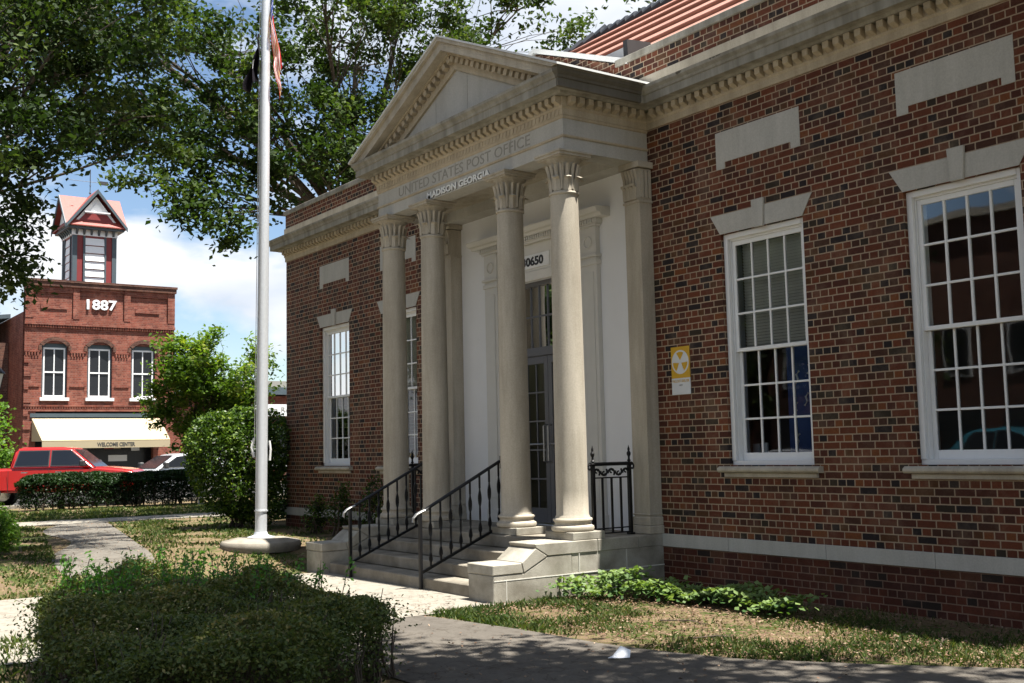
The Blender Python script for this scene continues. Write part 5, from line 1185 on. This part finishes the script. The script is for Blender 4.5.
# ================================================================== vehicles
def loft_car(name, loc, ang, label, cat, paint, body, cabin, wheels, width, wr, group=None, extras=None):
    """body: side outline (x forward, z) of the lower body; cabin: outline of the greenhouse; built about the origin then placed"""
    t = thing(name, (0, 0, 0), label, cat, group)
    def shell(outline, w, inset_top, zref0, zref1, nm, mtl, par, bev=.05):
        mb = MB(); n = len(outline)
        def half(z): f = min(max((z - zref0) / (zref1 - zref0), 0), 1); return w / 2 - inset_top * f
        vs = [(x, -half(z), z) for x, z in outline] + [(x, half(z), z) for x, z in outline]
        fs = [tuple(range(n)), tuple(range(2 * n - 1, n - 1, -1))] + [(i, i + n, (i + 1) % n + n, (i + 1) % n) for i in range(n)]
        mb.add(vs, fs); return mb.build(nm, mtl, par, bevel=bev, smooth=50, seg=3)
    bd = shell(body, width, .07, .7, 1.2, 'body', paint, t, .085)
    cb = shell(cabin['outline'], width - .1, .20, cabin['z0'], cabin['z1'], 'cabin', paint, t, .075)
    # glass: slightly proud panels
    z0, z1 = cabin['z0'], cabin['z1']; w = width - .1
    half = lambda z: w / 2 - .20 * min(max((z - z0) / (z1 - z0), 0), 1) + .006
    for poly in cabin['side_windows']:
        for s_ in (-1, 1):
            mb = MB(); mb.add([(x, s_ * half(z), z) for x, z in poly], [tuple(range(len(poly)))]); mb.build('side_window', 'carglass', t)
    for nm, (a, b_) in (('windscreen', cabin['front']), ('rear_window', cabin['rear'])):
        (xa, za), (xb, zb_) = a, b_; d = .012 if nm == 'windscreen' else -.012; mb = MB()
        mb.add([(xa + d, -half(za) + .09, za + .01), (xa + d, half(za) - .09, za + .01), (xb + d, half(zb_) - .09, zb_ + .01), (xb + d, -half(zb_) + .09, zb_ + .01)], [(0, 1, 2, 3)]); mb.build(nm, 'carglass', t)
    for wx in wheels:
        for s_ in (-1, 1):
            y = s_ * (width / 2 - .11); mb = MB(); mb.lathe([(wr * .62, -.11), (wr * .95, -.11), (wr, -.07), (wr, .07), (wr * .95, .11), (wr * .62, .11)], (wx, y, wr), 28, True, 'y'); wh = mb.build('wheel', 'rubber', t, smooth=35)
            mb = MB(); mb.lathe([(wr * .60, -.115), (wr * .60, .115)], (wx, y, wr), 24, True, 'y')
            for k in range(6): a = k * PI / 3; mb.box(wx + math.cos(a) * .13 - .03, wx + math.cos(a) * .13 + .03, y + s_ * .115 - .01, y + s_ * .115 + .012, wr + math.sin(a) * .13 - .03, wr + math.sin(a) * .13 + .03)
            mb.build('rim', 'chrome', wh)
            mb = MB(); N = 16   # dark wheel arch lip
            vs = []; 
            for k in range(N + 1):
                a = PI * k / N
                for r_ in (wr + .03, wr + .09): vs.append((wx + math.cos(a) * r_, s_ * (width / 2 + .004), wr + math.sin(a) * r_))
            mb.add(vs, [(2 * k, 2 * k + 1, 2 * k + 3, 2 * k + 2) for k in range(N)]); mb.build('wheel_arch', 'darkplastic', t)
            mb = MB(); mb.lathe([(wr + .05, 0), (wr + .05, .002)], (wx, s_ * (width / 2 + .001), wr), 24, True, 'y'); mb.build('wheel_well', 'rubber', t)
    xf = max(x for x, z in body); xr = min(x for x, z in body)
    for s_ in (-1, 1):
        mb = MB(); mb.box(xf - .22, xf + .012, s_ * (width / 2 - .18) - .17, s_ * (width / 2 - .18) + .17, extras['hz'] - .08, extras['hz'] + .08); mb.build('headlight', 'lamplens', t, bevel=.02)
        mb = MB(); mb.box(xr - .012, xr + .1, s_ * (width / 2 - .10) - .08, s_ * (width / 2 - .10) + .08, extras['hz'] - .1, extras['hz'] + .18); mb.build('tail_light', 'redpaint', t, bevel=.02)
        mx_ = extras['mx']; mb = MB(); mb.box(mx_ - .07, mx_ + .09, s_ * (width / 2 + .10) - .10, s_ * (width / 2 + .10) + .10, z0 + .02, z0 + .22); mb.build('mirror', 'darkplastic', t, bevel=.03)
        for hx in extras['handles']: mb = MB(); mb.box(hx, hx + .2, s_ * (width / 2 + .0), s_ * (width / 2 + .025), z0 - .16, z0 - .12); mb.build('door_handle', 'chrome', t)
        for hx in extras['seams']: mb = MB(); mb.box(hx - .006, hx + .006, s_ * (width / 2) - .002, s_ * (width / 2) + .003, .5, z0 - .04); mb.build('door_seam', 'darkplastic', t)
    mb = MB(); mb.box(xf - .05, xf + .02, -width / 2 + .38, width / 2 - .38, extras['hz'] - .28, extras['hz'] + .1); mb.build('grille', 'chrome', t, bevel=.02)
    mb = MB(); mb.box(xf - .15, xf + .06, -width / 2 + .05, width / 2 - .05, .42, .62); mb.build('bumper', extras['bumper'], t, bevel=.04)
    for wp in cabin['side_windows']:      # dark rubber surround of each side window
        for s_ in (-1, 1):
            mb = MB(); c_ = [(sum(p[0] for p in wp) / len(wp)), (sum(p[1] for p in wp) / len(wp))]; n = len(wp)
            q = [(c_[0] + (x - c_[0]) * 1.07, c_[1] + (z - c_[1]) * 1.10) for x, z in wp]; k_ = [(x, s_ * (half(z) - .003), z) for x, z in q]
            mb.add(k_, [tuple(range(n))]); mb.build('window_trim', 'darkplastic', t)
    t.location = loc; t.rotation_euler = (0, 0, ang); return t
truck_body = [(-3.0, .50), (2.60, .45), (2.70, .72), (2.70, .95), (2.60, 1.10), (2.25, 1.19), (1.45, 1.27), (-1.34, 1.27), (-3.0, 1.25)]
tc_ = {'outline': [(-1.30, 1.20), (1.42, 1.20), (.62, 1.86), (.40, 1.92), (-1.00, 1.93), (-1.14, 1.86)], 'z0': 1.26, 'z1': 1.93,
       'side_windows': [[(-1.12, 1.34), (-.10, 1.34), (-.10, 1.80), (-1.0, 1.80)], [(-.0, 1.34), (1.12, 1.34), (.56, 1.80), (-.0, 1.80)]], 'front': ((1.36, 1.25), (.655, 1.83)), 'rear': ((-1.29, 1.32), (-1.18, 1.84))}
loft_car('pickup_truck', (-26.6, -.15, gz(-27)), R(62), 'bright red crew cab pickup parked behind the clipped hedge', 'pickup truck', 'truckred', truck_body, tc_, (-2.0, 1.72), 2.0, .41, 'parked vehicles', {'hz': .98, 'mx': 1.0, 'handles': (-.9, .15), 'seams': (-.05, 1.2, -1.3), 'bumper': 'chrome'})
car_body = [(-2.3, .35), (2.3, .32), (2.38, .60), (2.25, .78), (1.2, .98), (.9, 1.0), (-1.9, 1.02), (-2.32, .95), (-2.38, .6)]
cc_ = {'outline': [(-1.75, .96), (1.15, .94), (.35, 1.42), (-.1, 1.48), (-.9, 1.46), (-1.3, 1.33)], 'z0': .98, 'z1': 1.47,
       'side_windows': [[(-1.30, 1.04), (-.42, 1.04), (-.42, 1.38), (-.95, 1.36)], [(-.34, 1.04), (.85, 1.04), (.28, 1.36), (-.34, 1.39)]], 'front': ((1.05, 1.01), (.40, 1.40)), 'rear': ((-1.66, 1.02), (-1.25, 1.32))}
ex = {'hz': .70, 'mx': .8, 'handles': (-.9, .0), 'seams': (-.38, .95, -1.2), 'bumper': 'silver'}
tc3 = loft_car('parked_car', (-28.4, 4.35, gz(-29)), R(-84), 'silver car parked behind the hedge to the right of the pickup', 'car', 'silver', car_body, cc_, (-1.4, 1.45), 1.82, .33, 'parked vehicles', ex)
tc3.scale = (1.08, 1.08, 1.12)
ex2 = dict(ex); ex2['bumper'] = 'bluecar'
tc2 = loft_car('parked_car', (-3.4, -17.5, 0), 0, 'teal car at the kerb behind the viewer, mirrored in window glass', 'car', 'bluecar', car_body, cc_, (-1.4, 1.45), 1.82, .33, 'parked vehicles', ex2)
tc2.scale = (1.05, 1.05, 1.3)
loft_car('parked_car', (-10.4, -17.6, 0), 0, 'silver car at the kerb behind the viewer, mirrored in window glass', 'car', 'silver', car_body, cc_, (-1.4, 1.45), 1.82, .33, 'parked vehicles', ex)

# ================================================================== street lamps
def lamp(x, y, h_, label):
    t = thing('street_lamp', (x, y, gz(x)), label, 'street lamp', 'street lamps'); z = gz(x)
    mb = MB(); mb.lathe([(.16, z), (.16, z + .25), (.09, z + .35), (.06, z + .5), (.045, h_ - .15), (.07, h_ - .1), (.07, h_)], (x, y, 0), 12); mb.build('post', 'black', t, smooth=35)
    mb = MB(); mb.lathe([(.11, h_ + .001), (.20, h_ + .42)], (x, y, 0), 6); mb.build('lantern', 'lamplens', t)
    mb = MB(); mb.lathe([(.24, h_ + .421), (.22, h_ + .47), (.08, h_ + .62), (.03, h_ + .66), (.03, h_ + .72), (.001, h_ + .78)], (x, y, 0), 12)
    for k in range(6): a = k * PI / 3; mb.tube([(x + .112 * math.cos(a), y + .112 * math.sin(a), h_), (x + .205 * math.cos(a), y + .205 * math.sin(a), h_ + .42)], .012, 4)
    mb.build('lantern_frame', 'black', t)
lamp(-20.2, -3.3, 3.55, 'black street lamp with pale lantern at the left picture edge')
lamp(-30.5, 7.75, 3.1, 'distant black street lamp just right of the flagpole')
